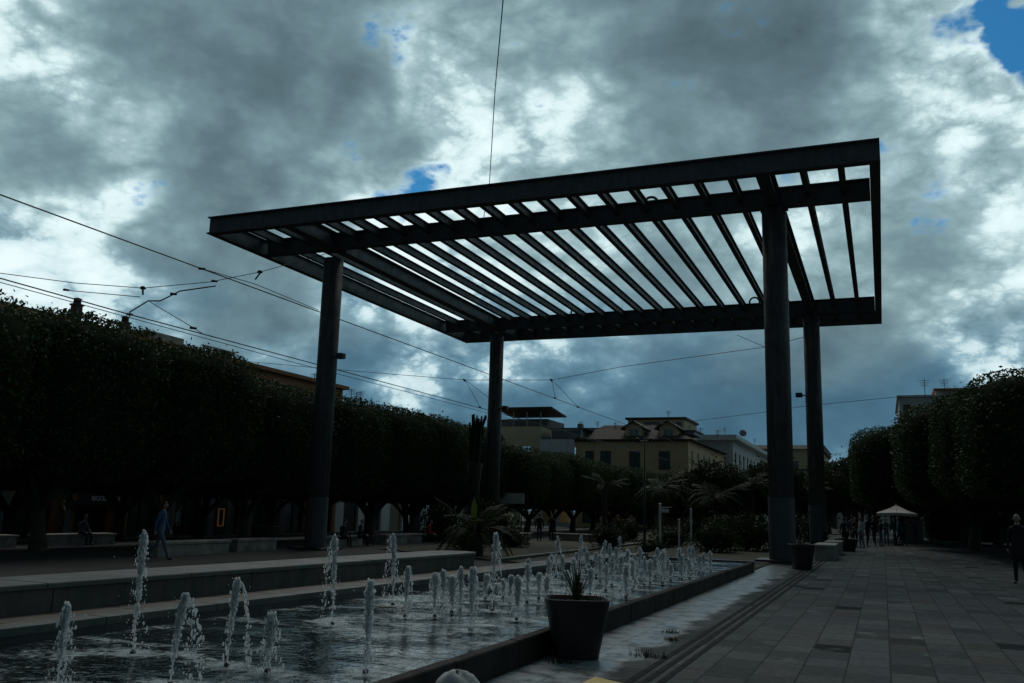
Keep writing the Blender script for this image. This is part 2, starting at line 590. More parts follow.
def spray_material(name, trans):
    m = bpy.data.materials.new(name)
    m.use_nodes = True
    g = NB(m.node_tree)
    bs = m.node_tree.nodes['Principled BSDF']
    bs.inputs['Base Color'].default_value = (0.90, 0.95, 0.95, 1)
    bs.inputs['Roughness'].default_value = 0.2
    bs.inputs['IOR'].default_value = 1.33
    bs.inputs['Transmission Weight'].default_value = 0.0
    bs.inputs['Subsurface Weight'].default_value = 0.0
    tr = g.n('ShaderNodeBsdfTranslucent')
    tr.inputs['Color'].default_value = (0.96, 0.99, 0.99, 1)
    gl = g.n('ShaderNodeBsdfGlass')
    gl.inputs['IOR'].default_value = 1.33
    gl.inputs['Roughness'].default_value = 0.1
    mx = g.n('ShaderNodeMixShader')
    mx.inputs[0].default_value = 0.5
    g.link(bs.outputs[0], mx.inputs[1])
    g.link(tr.outputs[0], mx.inputs[2])
    mx2 = g.n('ShaderNodeMixShader')
    mx2.inputs[0].default_value = 0.28 + trans
    g.link(mx.outputs[0], mx2.inputs[1])
    g.link(gl.outputs[0], mx2.inputs[2])
    out = [n for n in m.node_tree.nodes if n.type == 'OUTPUT_MATERIAL'][0]
    g.link(mx2.outputs[0], out.inputs[0])
    return m


def leaf_material(name, c1, c2, trans=0.25):
    m = bpy.data.materials.new(name)
    m.use_nodes = True
    g = NB(m.node_tree)
    bs = m.node_tree.nodes['Principled BSDF']
    geo = g.n('ShaderNodeNewGeometry')
    co = g.n('ShaderNodeTexCoord').outputs['Object']
    nz = g.noise(co, 0.9, 4, 0.6)
    f = g.math('ADD', g.math('MULTIPLY', geo.outputs['Random Per Island'], 0.6), g.math('MULTIPLY', nz, 0.5))
    g.link(g.ramp(f, [(0.25, c1), (0.8, c2)]), bs.inputs['Base Color'])
    bs.inputs['Roughness'].default_value = 0.6
    bs.inputs['Specular IOR Level'].default_value = 0.12
    tr = g.n('ShaderNodeBsdfTranslucent')
    tr.inputs['Color'].default_value = tuple(c * 1.3 for c in c2) + (1,)
    mx = g.n('ShaderNodeMixShader')
    mx.inputs[0].default_value = trans
    g.link(bs.outputs[0], mx.inputs[1])
    g.link(tr.outputs[0], mx.inputs[2])
    out = [n for n in m.node_tree.nodes if n.type == 'OUTPUT_MATERIAL'][0]
    g.link(mx.outputs[0], out.inputs[0])
    return m


def glow(name, col, strength):
    m = bpy.data.materials.new(name)
    m.use_nodes = True
    bs = m.node_tree.nodes['Principled BSDF']
    bs.inputs['Base Color'].default_value = tuple(col) + (1,)
    bs.inputs['Emission Color'].default_value = tuple(col) + (1,)
    bs.inputs['Emission Strength'].default_value = strength
    return m


M = {
    'steel': streaked('painted_dark_steel', (0.10, 0.105, 0.108), (0.045, 0.045, 0.048), 0.55, 3.0, 0.6, 0.7),
    'column': streaked('stained_column_steel', (0.095, 0.095, 0.092), (0.042, 0.034, 0.028), 0.65, 4.0, 0.45, 1.0),
    'sleeve': streaked('scuffed_grey_blue_paint', (0.088, 0.087, 0.086), (0.045, 0.065, 0.068), 0.55, 2.0, 1.6, 0.8),
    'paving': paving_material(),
    'plaza': mat('dusty_plaza_surface', (0.032, 0.031, 0.028), 0.9, vary=0.35, scale=1.3, bump=0.3),
    'road': mat('asphalt', (0.05, 0.05, 0.05), 0.85, vary=0.3, scale=3, bump=0.3),
    'grass_soil': mat('brown_green_turf', (0.045, 0.050, 0.022), 0.95, vary=0.5, scale=2.0, bump=0.6, vary2=(0.07, 0.062, 0.035)),
    'stone': streaked('pale_stone', (0.42, 0.385, 0.33), (0.11, 0.10, 0.085), 0.7, 1.5, 1.2, 0.8),
    'ledge': streaked('worn_stone_ledge', (0.095, 0.085, 0.070), (0.040, 0.077, 0.063), 0.6, 2.2, 2.2, 0.9),
    'concrete': streaked('stained_concrete', (0.092, 0.080, 0.066), (0.036, 0.040, 0.034), 0.8, 3.5, 0.5, 0.9),
    'rimstone': streaked('wet_brown_rim_stone', (0.036, 0.029, 0.023), (0.016, 0.014, 0.012), 0.75, 3.0, 0.6, 0.9, spec=0.12),
    'blackwet': streaked('black_wet_stone', (0.032, 0.031, 0.029), (0.015, 0.015, 0.014), 0.45, 3.0, 0.6, 0.9),
    'ledge2': streaked('damp_brown_slabs', (0.105, 0.088, 0.070), (0.045, 0.038, 0.032), 0.6, 2.2, 2.2, 0.9),
    'wetstone': streaked('wet_dark_stone', (0.048, 0.042, 0.035), (0.024, 0.027, 0.024), 0.4, 3.0, 0.6, 0.9),
    'rust': mat('rusty_iron', (0.13, 0.055, 0.028), 0.8, vary=0.5, scale=12, bump=0.4),
    'iron': mat('dark_iron', (0.035, 0.036, 0.038), 0.5, vary=0.3, scale=8),
    'water': water_material(),
    'spray': spray_material('aerated_water', 0.0),
    'clear': spray_material('clear_falling_water', 0.35),
    'pot': mat('dark_brown_plastic', (0.030, 0.025, 0.023), 0.5, vary=0.3, scale=5, bump=0.2),
    'soil': mat('potting_soil', (0.035, 0.026, 0.018), 0.95, vary=0.4, scale=20, bump=0.8),
    'bark': mat('grey_brown_bark', (0.075, 0.062, 0.048), 0.9, vary=0.4, scale=5, bump=0.8, bscale=18),
    'palmbark': mat('shaggy_palm_bark', (0.055, 0.042, 0.030), 0.95, vary=0.5, scale=9, bump=1.0, bscale=14),
    'ficus': leaf_material('ficus_leaves', (0.024, 0.042, 0.015), (0.066, 0.108, 0.038), 0.12),
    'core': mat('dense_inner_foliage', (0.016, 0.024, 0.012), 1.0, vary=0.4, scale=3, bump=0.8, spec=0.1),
    'palmleaf': leaf_material('palm_fronds', (0.018, 0.032, 0.012), (0.042, 0.062, 0.022), 0.15),
    'bushleaf': leaf_material('shrub_leaves', (0.018, 0.032, 0.012), (0.045, 0.065, 0.022), 0.12),
    'pale_tone': leaf_material('pale_lime_leaf', (0.06, 0.09, 0.02), (0.10, 0.13, 0.035), 0.3),
    'wire': mat('black_cable', (0.02, 0.02, 0.022), 0.5),
    'white_paint': mat('white_paint', (0.72, 0.73, 0.72), 0.5, vary=0.08, scale=4),
    'canvas': mat('off_white_canvas', (0.70, 0.68, 0.64), 0.9, vary=0.1, scale=5, bump=0.2),
}

# ------------------------------------------------------------------ ground
def sheet(name, pts, mt, z=None, kind='structure'):
    b = MB()
    vs = [(p[0], p[1], p[2] if z is None else z) for p in pts]
    b.add(vs, [tuple(range(len(vs)))])
    return tag(b.build(name, mt, recalc=False), kind=kind)


# one continuous ground: walk level on the right, the plaza on the left lies a little lower
gb = MB()
xs = [-700, -120, -44, -38, -30, -12, -9.6, -8.6, 0, 30, 120, 700]
zs = [-1.0, -1.0, -0.95, -0.6, -0.36, -0.36, -0.36, -0.01, -0.01, -0.01, -0.01, -0.01]
ys = [-60, -10, 0, 20, 40, 60, 90, 130, 200, 400, 1500]
for y in ys:
    for x, z in zip(xs, zs):
        gb.v.append((x, y, z))
nx = len(xs)
for j in range(len(ys) - 1):
    for i in range(nx - 1):
        gb.f.append((j * nx + i, j * nx + i + 1, (j + 1) * nx + i + 1, (j + 1) * nx + i))
        gb.m.append(0)
ground = tag(gb.build('ground', M['plaza'], recalc=False), kind='structure')
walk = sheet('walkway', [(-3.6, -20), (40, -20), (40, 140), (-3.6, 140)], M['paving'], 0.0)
turf = MB()
turf.add([(-8.3, 27.6, 0.03), (-3.62, 27.6, 0.03), (-3.62, 35.0, 0.03), (-4.4, 90, 0.03), (-9.0, 90, 0.03), (-9.0, 40, 0.03)], [(0, 1, 2, 3, 4, 5)])
turf.add([(-21.0, 36, -0.31), (-10, 30, -0.31), (-10, 95, -0.31), (-21.0, 95, -0.31)], [(0, 1, 2, 3)])
tag(turf.build('garden_turf', M['grass_soil'], recalc=False), kind='structure')
gp = MB()
gp.add([(-7.6, 33.0, 0.045), (-3.7, 31.4, 0.045), (-3.7, 33.2, 0.045), (-7.6, 35.2, 0.045)], [(0, 1, 2, 3)])
gp.add([(-8.4, 48.0, 0.045), (-4.0, 52.0, 0.045), (-4.0, 54.0, 0.045), (-8.4, 50.0, 0.045)], [(0, 1, 2, 3)])
tag(gp.build('garden_path', M['plaza'], recalc=False), kind='structure')

# drain: two dark slotted gutters with a stone strip between them
dr = MB()
for x0 in (-2.36, -2.22, -2.08):
    dr.box(x0, -5, 0.002, x0 + 0.07, 36.5, 0.006)
    y = -5.0
    while y < 36:
        dr.box(x0 + 0.01, y, 0.003, x0 + 0.06, y + 0.03, 0.009)
        y += 0.5
tag(dr.build('drain_channel', mat('dirty_drain_iron', (0.017, 0.018, 0.018), 0.9, spec=0.15)), 'pair of dark slotted drain gutters running along the walkway', 'drain')

# ------------------------------------------------------------------ fountain basin
WATER_Z = 0.25
RX = -3.65                                  # water side of the right rim
basin = empty('fountain_basin', (-5.2, 15, 0))
tag(basin, 'long low stone fountain basin brimming with water beside the walkway', 'fountain')


def sub(o, parent):
    """parent keeping world position"""
    o.parent = parent
    o.matrix_parent_inverse = parent.matrix_world.inverted() if False else Matrix.Translation(-parent.location)
    return o


b = MB()
y = 3.0
k = 0
while y < 27.3:
    y1 = min(y + 1.5, 27.3)
    b.bbox(RX, y + 0.004, 0.0, RX + 0.13, y1 - 0.004, 0.272 + rng.uniform(-.004, .004), 0.012)
    y = y1
sub(b.build('rim', M['rimstone']), basin)
b = MB()
b.bbox(-6.95, 27.3, 0.0, RX + 0.13, 27.55, 0.30, 0.015)
sub(b.build('end_wall', M['wetstone']), basin)
# stepped ledge on the plaza side (turned slightly against the walk)
led = MB()
P0, P1 = Vector((-7.55, 2.5, 0)), Vector((-6.61, 27.4, 0))
dirl = (P1 - P0).normalized()
nl = Vector((-dirl.y, dirl.x, 0))           # towards the plaza


def strip(mb, a0, a1, o0, o1, z0, z1, seg=1.6, gap=0.006, bev=0.012, mi=0):
    L = (P1 - P0).length
    s = a0
    while s < a1 - 0.05:
        e = min(s + seg, a1)
        q = [P0 + dirl * (s + gap) + nl * o0, P0 + dirl * (e - gap) + nl * o0, P0 + dirl * (e - gap) + nl * o1, P0 + dirl * (s + gap) + nl * o1]
        vs = [(p.x, p.y, z0) for p in q] + [(p.x, p.y, z1 - bev) for p in q]
        c = sum(q, Vector()) / 4
        vs += [(p.x + (c.x - p.x) * bev * 1.2, p.y + (c.y - p.y) * bev * 0.6, z1) for p in q]
        fs = [(3, 2, 1, 0), (8, 9, 10, 11)] + [(i, (i + 1) % 4, 4 + (i + 1) % 4, 4 + i) for i in range(4)] + [(4 + i, 4 + (i + 1) % 4, 8 + (i + 1) % 4, 8 + i) for i in range(4)]
        mb.add(vs, fs, mi)
        s = e


strip(led, 0, 24.9, 0.0, 0.28, 0.325, 0.40)
sub(led.build('edge_kerb', M['ledge']), basin)
led = MB()
strip(led, 0, 24.9, 0.02, 0.28, 0.0, 0.322, seg=2.4, gap=.002, bev=.004)
sub(led.build('kerb_face', M['blackwet']), basin)
led = MB()
strip(led, 0, 24.9, 0.285, 0.93, 0.0, 0.375, seg=0.8)
sub(led.build('step_slab', M['ledge2']), basin)
b = MB()
b.box(-7.7, 2.8, -0.3, RX + 0.02, 27.4, -0.15)
sub(b.build('basin_floor', M['wetstone']), basin)

wv_ = MB()
nx_, ny_ = 60, 300
X0, X1, Y0, Y1 = -7.6, RX - 0.002, 2.8, 27.298
for j in range(ny_ + 1):
    for i in range(nx_ + 1):
        X = X0 + (X1 - X0) * i / nx_
        Y = Y0 + (Y1 - Y0) * j / ny_
        z = WATER_Z + 0.003 * math.sin(3.1 * X + 1.3 * Y) + 0.0025 * math.sin(-2.2 * X + 4.3 * Y + 1.0) + 0.002 * math.sin(7.1 * Y + 2.0 * math.sin(X * 2.3))
        wv_.v.append((X, Y, z))
for j in range(ny_):
    for i in range(nx_):
        q = j * (nx_ + 1) + i
        wv_.f.append((q, q + 1, q + nx_ + 2, q + nx_ + 1))
        wv_.m.append(0)
tag(wv_.build('water', M['water'], smooth=True, recalc=False), kind='structure')

# low wall behind the ledge, with a broad stone cap and a rounded end
lw = empty('low_wall', (-7.6, 9, 0))
tag(lw, 'long low concrete wall with broad stone cap behind the fountain jets', 'wall')
b = MB()
strip(b, -1.5, 14.9, 0.93, 1.01, -0.3, 0.625, seg=3.2)
strip(b, -1.5, 14.9, 1.01, 1.85, -0.4, 0.58, seg=17)
# rounded end
E0 = P0 + dirl * 14.9 + nl * 1.39
pts = []
for i in range(13):
    a = math.pi * i / 12
    p = E0 + nl * (-0.46 * math.cos(a)) + dirl * (0.46 * math.sin(a))
    pts.append((p.x, p.y))
b.prism(pts, -0.4, 0.625, axis='z')
sub(b.build('wall_face', M['concrete']), lw)
b = MB()
strip(b, -1.5, 14.9, 0.90, 1.88, 0.627, 0.68, seg=2.1)
pts = []
for i in range(13):
    a = math.pi * i / 12
    p = E0 + nl * (-0.49 * math.cos(a)) + dirl * (0.49 * math.sin(a))
    pts.append((p.x, p.y))
b.prism(pts, 0.627, 0.678, axis='z')
sub(b.build('stone_cap', M['ledge']), lw)

# ------------------------------------------------------------------ pergola
PX0, PX1, PY0, PY1 = -26.77, 0.40, 29.80, 56.65
ZT, H = 13.742, 0.76
CX = (-22.71, -3.33)
CY = (33.63, 52.70)


def ibeam_x(mb, x0, x1, y, zt, h, fl, tw=0.03, tf=0.05):
    """I-section along x with its flange's near edge at y"""
    mb.box(x0, y, zt - tf, x1, y + fl, zt)
    mb.box(x0, y, zt - h, x1, y + fl, zt - h + tf)
    mb.box(x0, y + fl / 2 - tw / 2, zt - h + tf + .001, x1, y + fl / 2 + tw / 2, zt - tf - .001)


def ibeam_y(mb, y0, y1, x, zt, h, fl, tw=0.03, tf=0.04):
    """I-section along y centred on x"""
    mb.box(x - fl / 2, y0, zt - tf, x + fl / 2, y1, zt)
    mb.box(x - fl / 2, y0, zt - h, x + fl / 2, y1, zt - h + tf)
    mb.box(x - tw / 2, y0, zt - h + tf + .001, x + tw / 2, y1, zt - tf - .001)


perg = empty('steel_pergola', (-13, 43, 0))
tag(perg, 'huge dark steel pergola with slatted flat roof on four round columns', 'pergola')
for yy in (PY0, PY1 - 0.37):
    b = MB()
    ibeam_x(b, PX0, PX1, yy, ZT, H, 0.37)
    x = PX0 + 2.0
    sub(b.build('edge_beam', M['steel']), perg)
for cy in CY:
    b = MB()
    ibeam_x(b, PX0 + 0.34, PX1 - 0.34, cy - 0.19, ZT - 0.004, H, 0.38)
    for cx in CX:                                   # stiffener plates over the column
        for s in (-0.3, 0.3):
            b.box(cx + s - 0.012, cy - 0.17, ZT - H + 0.06, cx + s + 0.012, cy - 0.02, ZT - 0.06)
            b.box(cx + s - 0.012, cy + 0.02, ZT - H + 0.06, cx + s + 0.012, cy + 0.17, ZT - 0.06)
    sub(b.build('cross_beam', M['steel']), perg)
for xx in (PX0 + 0.165, PX1 - 0.165):
    b = MB()
    ibeam_y(b, PY0 + 0.371, PY1 - 0.371, xx, ZT - 0.002, H, 0.33)
    sub(b.build('side_beam', M['steel']), perg)
for cx in CX:
    b = MB()
    ibeam_y(b, PY0 + 0.2, PY1 - 0.2, cx, ZT - 0.010, H - 0.02, 0.46)
    sub(b.build('main_girder', M['steel']), perg)
slat_x = [PX0 + 4.06 * k / 3 for k in (1, 2)] + [CX[0] + (CX[1] - CX[0]) * i / 16 for i in range(1, 16)] + [CX[1] + 3.73 * k / 3 for k in (1, 2)]
sl0 = None
for sx in slat_x:
    if sl0 is None:
        b = MB()
        ibeam_y(b, PY0 + 0.2 - 43, PY1 - 0.2 - 43, 0, ZT - 0.055, 0.36, 0.21, 0.025, 0.03)
        sl0 = b.build('slat', M['steel'])
        o = sl0
    else:
        o = sl0.copy()
        COL.objects.link(o)
    o.parent = perg
    o.location = (sx + 13, 0, 0)
for cx in CX:
    for cy in CY:
        b = MB()
        b.lathe([(0.445, 0.0), (0.445, 12.93)], (cx, cy, 0 if cx > -10 else -0.4), 40)
        b.v = [(x, y, min(z, ZT - H - 0.002) if z > 5 else z) for x, y, z in b.v]
        b.box(cx - 0.5, cy - 0.3, ZT - H - 0.06, cx + 0.5, cy + 0.3, ZT - H - 0.003)
        col = sub(b.build('column', M['column']), perg)
        col.data.polygons.foreach_set('use_smooth', [len(p.vertices) == 4 and abs(p.normal.z) < .3 and p.area > 0.5 for p in col.data.polygons])
        b = MB()
        b.lathe([(0.462, 0.12), (0.462, 2.25)], (cx, cy, 0 if cx > -10 else -0.4), 40)
        sl = b.build('base_sleeve', M['sleeve'], smooth=False)
        sl.parent = col
        b = MB()
        z0 = 0 if cx > -10 else -0.38
        b.bbox(cx - 0.85, cy - 0.85, z0 - 0.02, cx + 0.85, cy + 0.85, z0 + 0.115, 0.02)
        pl = b.build('plinth', M['wetstone'])
        pl.parent = col
# ring bolts welded to the cross beams
for (ex, ey) in ((-19.8, CY[0] + 0.3), (-8.1, CY[0] + 0.3), (-17.3, CY[1] - .3), (-6.4, CY[1] - .3)):
    b = MB()
    b.tube([(ex + 0.28 * math.cos(a), ey, ZT + 0.02 + 0.28 * math.sin(a)) for a in [math.pi * i / 12 for i in range(13)]], 0.055, 8)
    b.tube([(ex - 0.28, ey, ZT + 0.03), (ex - 0.28, ey, ZT - 0.2)], 0.055, 8)
    b.tube([(ex + 0.28, ey, ZT + 0.03), (ex + 0.28, ey, ZT - 0.2)], 0.055, 8)
    sub(b.build('lifting_eye', M['iron'], smooth=True), perg)
# floodlights clamped to the columns
for (fx, fy, fz, lab) in ((-22.12, 33.5, 8.0, 'small dark floodlight high on the nearest left pergola column'), (-22.14, 52.6, 7.85, 'small dark floodlight on the far left pergola column above the trees'),
                          (-3.92, 52.6, 8.3, 'small dark floodlight on the left side of far right pergola column')):
    t = empty('floodlight', (fx, fy, fz))
    tag(t, lab, 'floodlight', 'floodlights clamped to the pergola columns')
    s = 1 if fx < -10 else -1
    b = MB()
    b.bbox(0.0, -0.16, -0.1, 0.36, 0.16, 0.14, 0.03)
    o = b.build('housing', M['iron'], t)
    if s < 0:
        o.scale.x = -1
    b = MB()
    b.box(-0.22 if s > 0 else -0.02, -0.03, -0.03, 0.02 if s > 0 else 0.22, 0.03, 0.03)
    b.build('bracket', M['iron'], t)

# ------------------------------------------------------------------ foliage
def leaf_cloud(pts, nrm, size, nr, mats, jitter=0.9, name='crown', core=None):
    """many leaf-sized diamond faces at pts, plus an optional inner core mesh (verts, faces)"""
    n = len(pts)
    a = nr.normal(size=(n, 3))
    a = a * jitter + nrm * 0.8
    a /= np.linalg.norm(a, axis=1)[:, None]
    t = nr.normal(size=(n, 3))
    t -= a * (t * a).sum(1)[:, None]
    t /= np.linalg.norm(t, axis=1)[:, None]
    s = np.cross(a, t)
    L = nr.uniform(size[0], size[1], n)[:, None]
    w = L * nr.uniform(0.30, 0.5, n)[:, None]
    fold = a * L * nr.uniform(-0.12, 0.18, n)[:, None]
    v = np.empty((n, 4, 3))
    v[:, 0] = pts - t * L * 0.5
    v[:, 1] = pts + s * w * 0.5 + fold
    v[:, 2] = pts + t * L * 0.5
    v[:, 3] = pts - s * w * 0.5 + fold
    v = v.reshape(-1, 3)
    nv = len(v)
    cv = np.array(core[0]).reshape(-1, 3) if core else np.zeros((0, 3))
    cf = core[1] if core else []
    me = bpy.data.meshes.new(name)
    nl_ = n * 4 + sum(len(f) for f in cf)
    me.vertices.add(nv + len(cv))
    me.vertices.foreach_set('co', np.vstack([v, cv]).astype('f').ravel())
    me.loops.add(nl_)
    loops = np.concatenate([np.arange(nv), np.array([i + nv for f in cf for i in f], dtype=int)]) if cf else np.arange(nv)
    me.loops.foreach_set('vertex_index', loops.astype('i'))
    me.polygons.add(n + len(cf))
    starts = np.concatenate([np.arange(n) * 4, n * 4 + np.cumsum([0] + [len(f) for f in cf])[:-1]]) if cf else np.arange(n) * 4
    me.polygons.foreach_set('loop_start', starts.astype('i'))
    for m in mats:
        me.materials.append(m)
    if cf:
        me.polygons.foreach_set('material_index', np.concatenate([np.zeros(n), np.ones(len(cf))]).astype('i'))
    me.update(calc_edges=True)
    me.validate()
    return me


def vnoise(p, seed, f):
    """cheap smooth 3-d noise from a few sines"""
    r = np.random.default_rng(seed)
    out = np.zeros(len(p))
    for k in range(7):
        d = r.normal(size=3) * f * (1.0 + 0.35 * k)
        out += np.sin(p @ d + r.uniform(0, 6.28)) / (1 + 0.5 * k)
    return out / 3.0


def crown_mesh(seed, half, n, expo=4.0, bump=0.30, size=(0.16, 0.34), mats=None, core=True, ragged=0.25, name='crown'):
    """clipped or loose crown: leaves near the surface of a lumpy rounded block with given half sizes, centred on 0"""
    nr = np.random.default_rng(seed)
    half = np.array(half, float)
    d = nr.normal(size=(n, 3))
    d /= np.linalg.norm(d, axis=1)[:, None]
    e = d * half
    # radius of superellipsoid along d
    rad = 1.0 / ((np.abs(d / half) ** expo).sum(1) ** (1.0 / expo))
    surf = d * rad[:, None]
    lump = vnoise(surf, seed + 5, 1.1) * bump + vnoise(surf, seed + 9, 3.0) * bump * 0.5
    depth = nr.exponential(0.22, n)
    r = rad + lump - np.minimum(depth, rad * 0.5)
    stray = nr.uniform(size=n) < 0.03
    r = r + stray * nr.uniform(0.0, ragged * 2, n)
    top = (d[:, 2] > 0.45) & (nr.uniform(size=n) < 0.04)
    p = d * r[:, None]
    p[:, 2] += top * nr.uniform(0, ragged * 2.2, n)
    # leave some gaps
    keep = vnoise(p, seed + 17, 2.2) > -0.75
    p, d2 = p[keep], d[keep]
    cr = None
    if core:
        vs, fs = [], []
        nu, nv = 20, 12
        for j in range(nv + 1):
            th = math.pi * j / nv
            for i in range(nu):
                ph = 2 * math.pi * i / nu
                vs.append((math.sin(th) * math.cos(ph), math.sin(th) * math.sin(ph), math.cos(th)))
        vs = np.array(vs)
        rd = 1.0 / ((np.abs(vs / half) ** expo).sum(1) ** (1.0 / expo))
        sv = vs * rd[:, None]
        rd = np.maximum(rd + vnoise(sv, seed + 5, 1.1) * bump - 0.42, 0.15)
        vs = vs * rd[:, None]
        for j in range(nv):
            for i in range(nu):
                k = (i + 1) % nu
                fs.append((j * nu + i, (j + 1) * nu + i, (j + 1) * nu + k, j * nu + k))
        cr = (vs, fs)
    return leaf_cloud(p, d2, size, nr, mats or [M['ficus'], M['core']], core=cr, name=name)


def trunk_mesh(seed, h, r, spread, nl=5, mt=None):
    """tapered trunk that forks into several limbs"""
    q = random.Random(seed)
    b = MB()
    fork = h * 0.55
    lean = (q.uniform(-.15, .15), q.uniform(-.15, .15))
    b.tube([(0, 0, -0.25), (0.0, 0, 0.05), (lean[0] * .4, lean[1] * .4, fork * .5), (lean[0], lean[1], fork)], [r * 1.6, r * 1.25, r, r * 0.95], 10)
    for k in range(nl):
        a = 2 * math.pi * (k + q.uniform(-.25, .25)) / nl
        s = spread * q.uniform(.7, 1.1)
        ca, sa = math.cos(a), math.sin(a)
        b.tube([(lean[0], lean[1], fork - 0.15), (lean[0] + ca * s * .35, lean[1] + sa * s * .35, fork + (h - fork) * .5),
                (lean[0] + ca * s * .7, lean[1] + sa * s * .7, h), (lean[0] + ca * s, lean[1] + sa * s, h + 1.3)],
               [r * 0.62, r * 0.48, r * 0.34, r * 0.14], 7)
        b.tube([(lean[0] + ca * s * .35, lean[1] + sa * s * .35, fork + (h - fork) * .5), (lean[0] + ca * s * .3 - sa * .6, lean[1] + sa * s * .3 + ca * .6, h + 0.6)],
               [r * 0.3, r * 0.12], 6)
    return b


trunk_me, crown_me = [], []
for k in range(4):
    tb = trunk_mesh(30 + k, 2.6, 0.25, 1.9).build('trunk', M['bark'], smooth=True)
    trunk_me.append(tb.data)
    bpy.data.objects.remove(tb)
    crown_me.append(crown_mesh(50 + k, (3.3, 3.2, 2.75), 18000, 4.5, 0.20, (0.10, 0.23), ragged=0.13))


def clipped_tree(loc, k, sc, rz, label, group):
    t = empty('ficus_tree', loc, rz)
    t.scale = sc
    tag(t, label, 'tree', group)
    o = bpy.data.objects.new('trunk', trunk_me[k % 4])
    COL.objects.link(o)
    o.parent = t
    c = bpy.data.objects.new('crown', crown_me[(k * 3 + 1) % 4])
    COL.objects.link(c)
    c.parent = t
    c.location = (0, 0, 5.15)
    return t


ORD = ['first', 'second', 'third', 'fourth', 'fifth', 'sixth', 'seventh', 'eighth', 'ninth', 'tenth', 'eleventh', 'twelfth', 'thirteenth', 'fourteenth',
       'fifteenth', 'sixteenth', 'seventeenth', 'eighteenth', 'nineteenth', 'twentieth', 'twenty-first', 'twenty-second', 'twenty-third', 'twenty-fourth', 'twenty-fifth',
       'twenty-sixth', 'twenty-seventh', 'twenty-eighth', 'twenty-ninth', 'thirtieth', 'thirty-first', 'thirty-second', 'thirty-third', 'thirty-fourth', 'thirty-fifth', 'thirty-sixth', 'thirty-seventh', 'thirty-eighth', 'thirty-ninth', 'fortieth', 'forty-first', 'forty-second', 'forty-third',
       'forty-fourth', 'forty-fifth', 'forty-sixth', 'forty-seventh', 'forty-eighth', 'forty-ninth', 'fiftieth'] + ['fifty-' + w for w in ('first', 'second', 'third', 'fourth', 'fifth', 'sixth', 'seventh', 'eighth', 'ninth')] + ['sixtieth'] + ['sixty-' + w for w in ('first', 'second', 'third', 'fourth', 'fifth', 'sixth', 'seventh', 'eighth', 'ninth')] + ['seventieth']
y = 13.0
i = 0
while y < 112:
    far = y > 60
    hz = (1.075 if y < 26 else 1.035 if y < 34 else 0.96) + rng.uniform(-.025, .03) if not far else 0.84 + rng.uniform(-.03, .03)
    lab = ('clipped ficus nearest the camera in the front row left of the fountain' if i == 0 else
           '%s clipped ficus from the camera in the front row left of the fountain' % ORD[i])
    clipped_tree((-27.9 + rng.uniform(-.15, .15) + (1.2 if far else 0), y, -0.36), i, (1.02, 1.0, hz), R(90 * rng.randint(0, 3)) if False else R(180 * rng.randint(0, 1)), lab, 'clipped ficus trees of the left front row')
    y += 5.6 if not far else 6.0
    i += 1
y = 18.0
i = 0
while y < 75:
    lab = ('clipped ficus nearest the camera in the back row before the left buildings' if i == 0 else
           '%s clipped ficus from the camera in the back row before the left buildings' % ORD[i])
    clipped_tree((-37.2 + rng.uniform(-.2, .2), y, -0.6), i + 1, (1.0, 1.05, 0.99), R(180 * rng.randint(0, 1)), lab, 'clipped ficus trees of the left back row')
    y += 6.3
    i += 1
# right-hand trees beyond the walkway
RT = [(7.3, 44.0, 1.12, 1.0, 'tall clipped ficus cut off by the right edge of the photo'), (6.2, 50.8, 1.0, 1.02, 'clipped ficus just behind the tall one at right edge'),
      (11.8, 49.5, 1.05, 1.06, 'clipped ficus deep in the shade at the far right'), (4.7, 58.5, 1.05, 1.04, 'clipped ficus with a straight left side in middle of right group'),
      (10.6, 58.5, 1.05, 1.06, 'clipped ficus in the second line behind the middle of the right group'), (4.9, 66.5, 1.0, 1.0, 'clipped ficus behind the middle of the right group'),
      (1.9, 74.0, 1.08, 1.06, 'clipped ficus over the white umbrella at left end of right group'), (7.6, 75.0, 1.06, 1.06, 'clipped ficus right of the white umbrella at the back'),
      (1.5, 83.0, 1.05, 1.06, 'clipped ficus behind the one over the white umbrella'), (13.6, 75.0, 1.05, 1.0, 'clipped ficus at far right back corner of right group'), (16.5, 62, 1.05, 1.0, 'clipped ficus in the third line of the right group')]
for i, (x, y, s, z, lab) in enumerate(RT):
    clipped_tree((x, y, 0.0), i + 2, (s * 1.16, s * 1.12, z), R(180 * (i % 2)), lab, 'clipped ficus trees right of the walkway')

for i, (x, lab) in enumerate(((6.4, 'added low dark clipped hedge under the right trees beside the small booth'), (12.6, 'added low dark clipped hedge deep under the trees behind the right edge person'), (18.8, 'added low dark clipped hedge at the far right under the trees'))):
    hg = bpy.data.objects.new('added_hedge', crown_me[i])  # hedges added to keep the background under the trees dark
    COL.objects.link(hg)
    hg.location = (x, 84.5, 1.25)
    hg.scale = (0.98, 0.25, 0.55)
    tag(hg, lab, 'added_hedge', 'added low hedges under the right trees')

# ------------------------------------------------------------------ looser trees of the garden behind the fountain
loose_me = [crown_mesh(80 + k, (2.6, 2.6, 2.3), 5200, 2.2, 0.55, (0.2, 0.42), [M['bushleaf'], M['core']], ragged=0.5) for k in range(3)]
ltrunk = trunk_mesh(91, 3.0, 0.2, 1.4).build('trunk', M['bark'], smooth=True)
ltrunk_me = ltrunk.data
bpy.data.objects.remove(ltrunk)


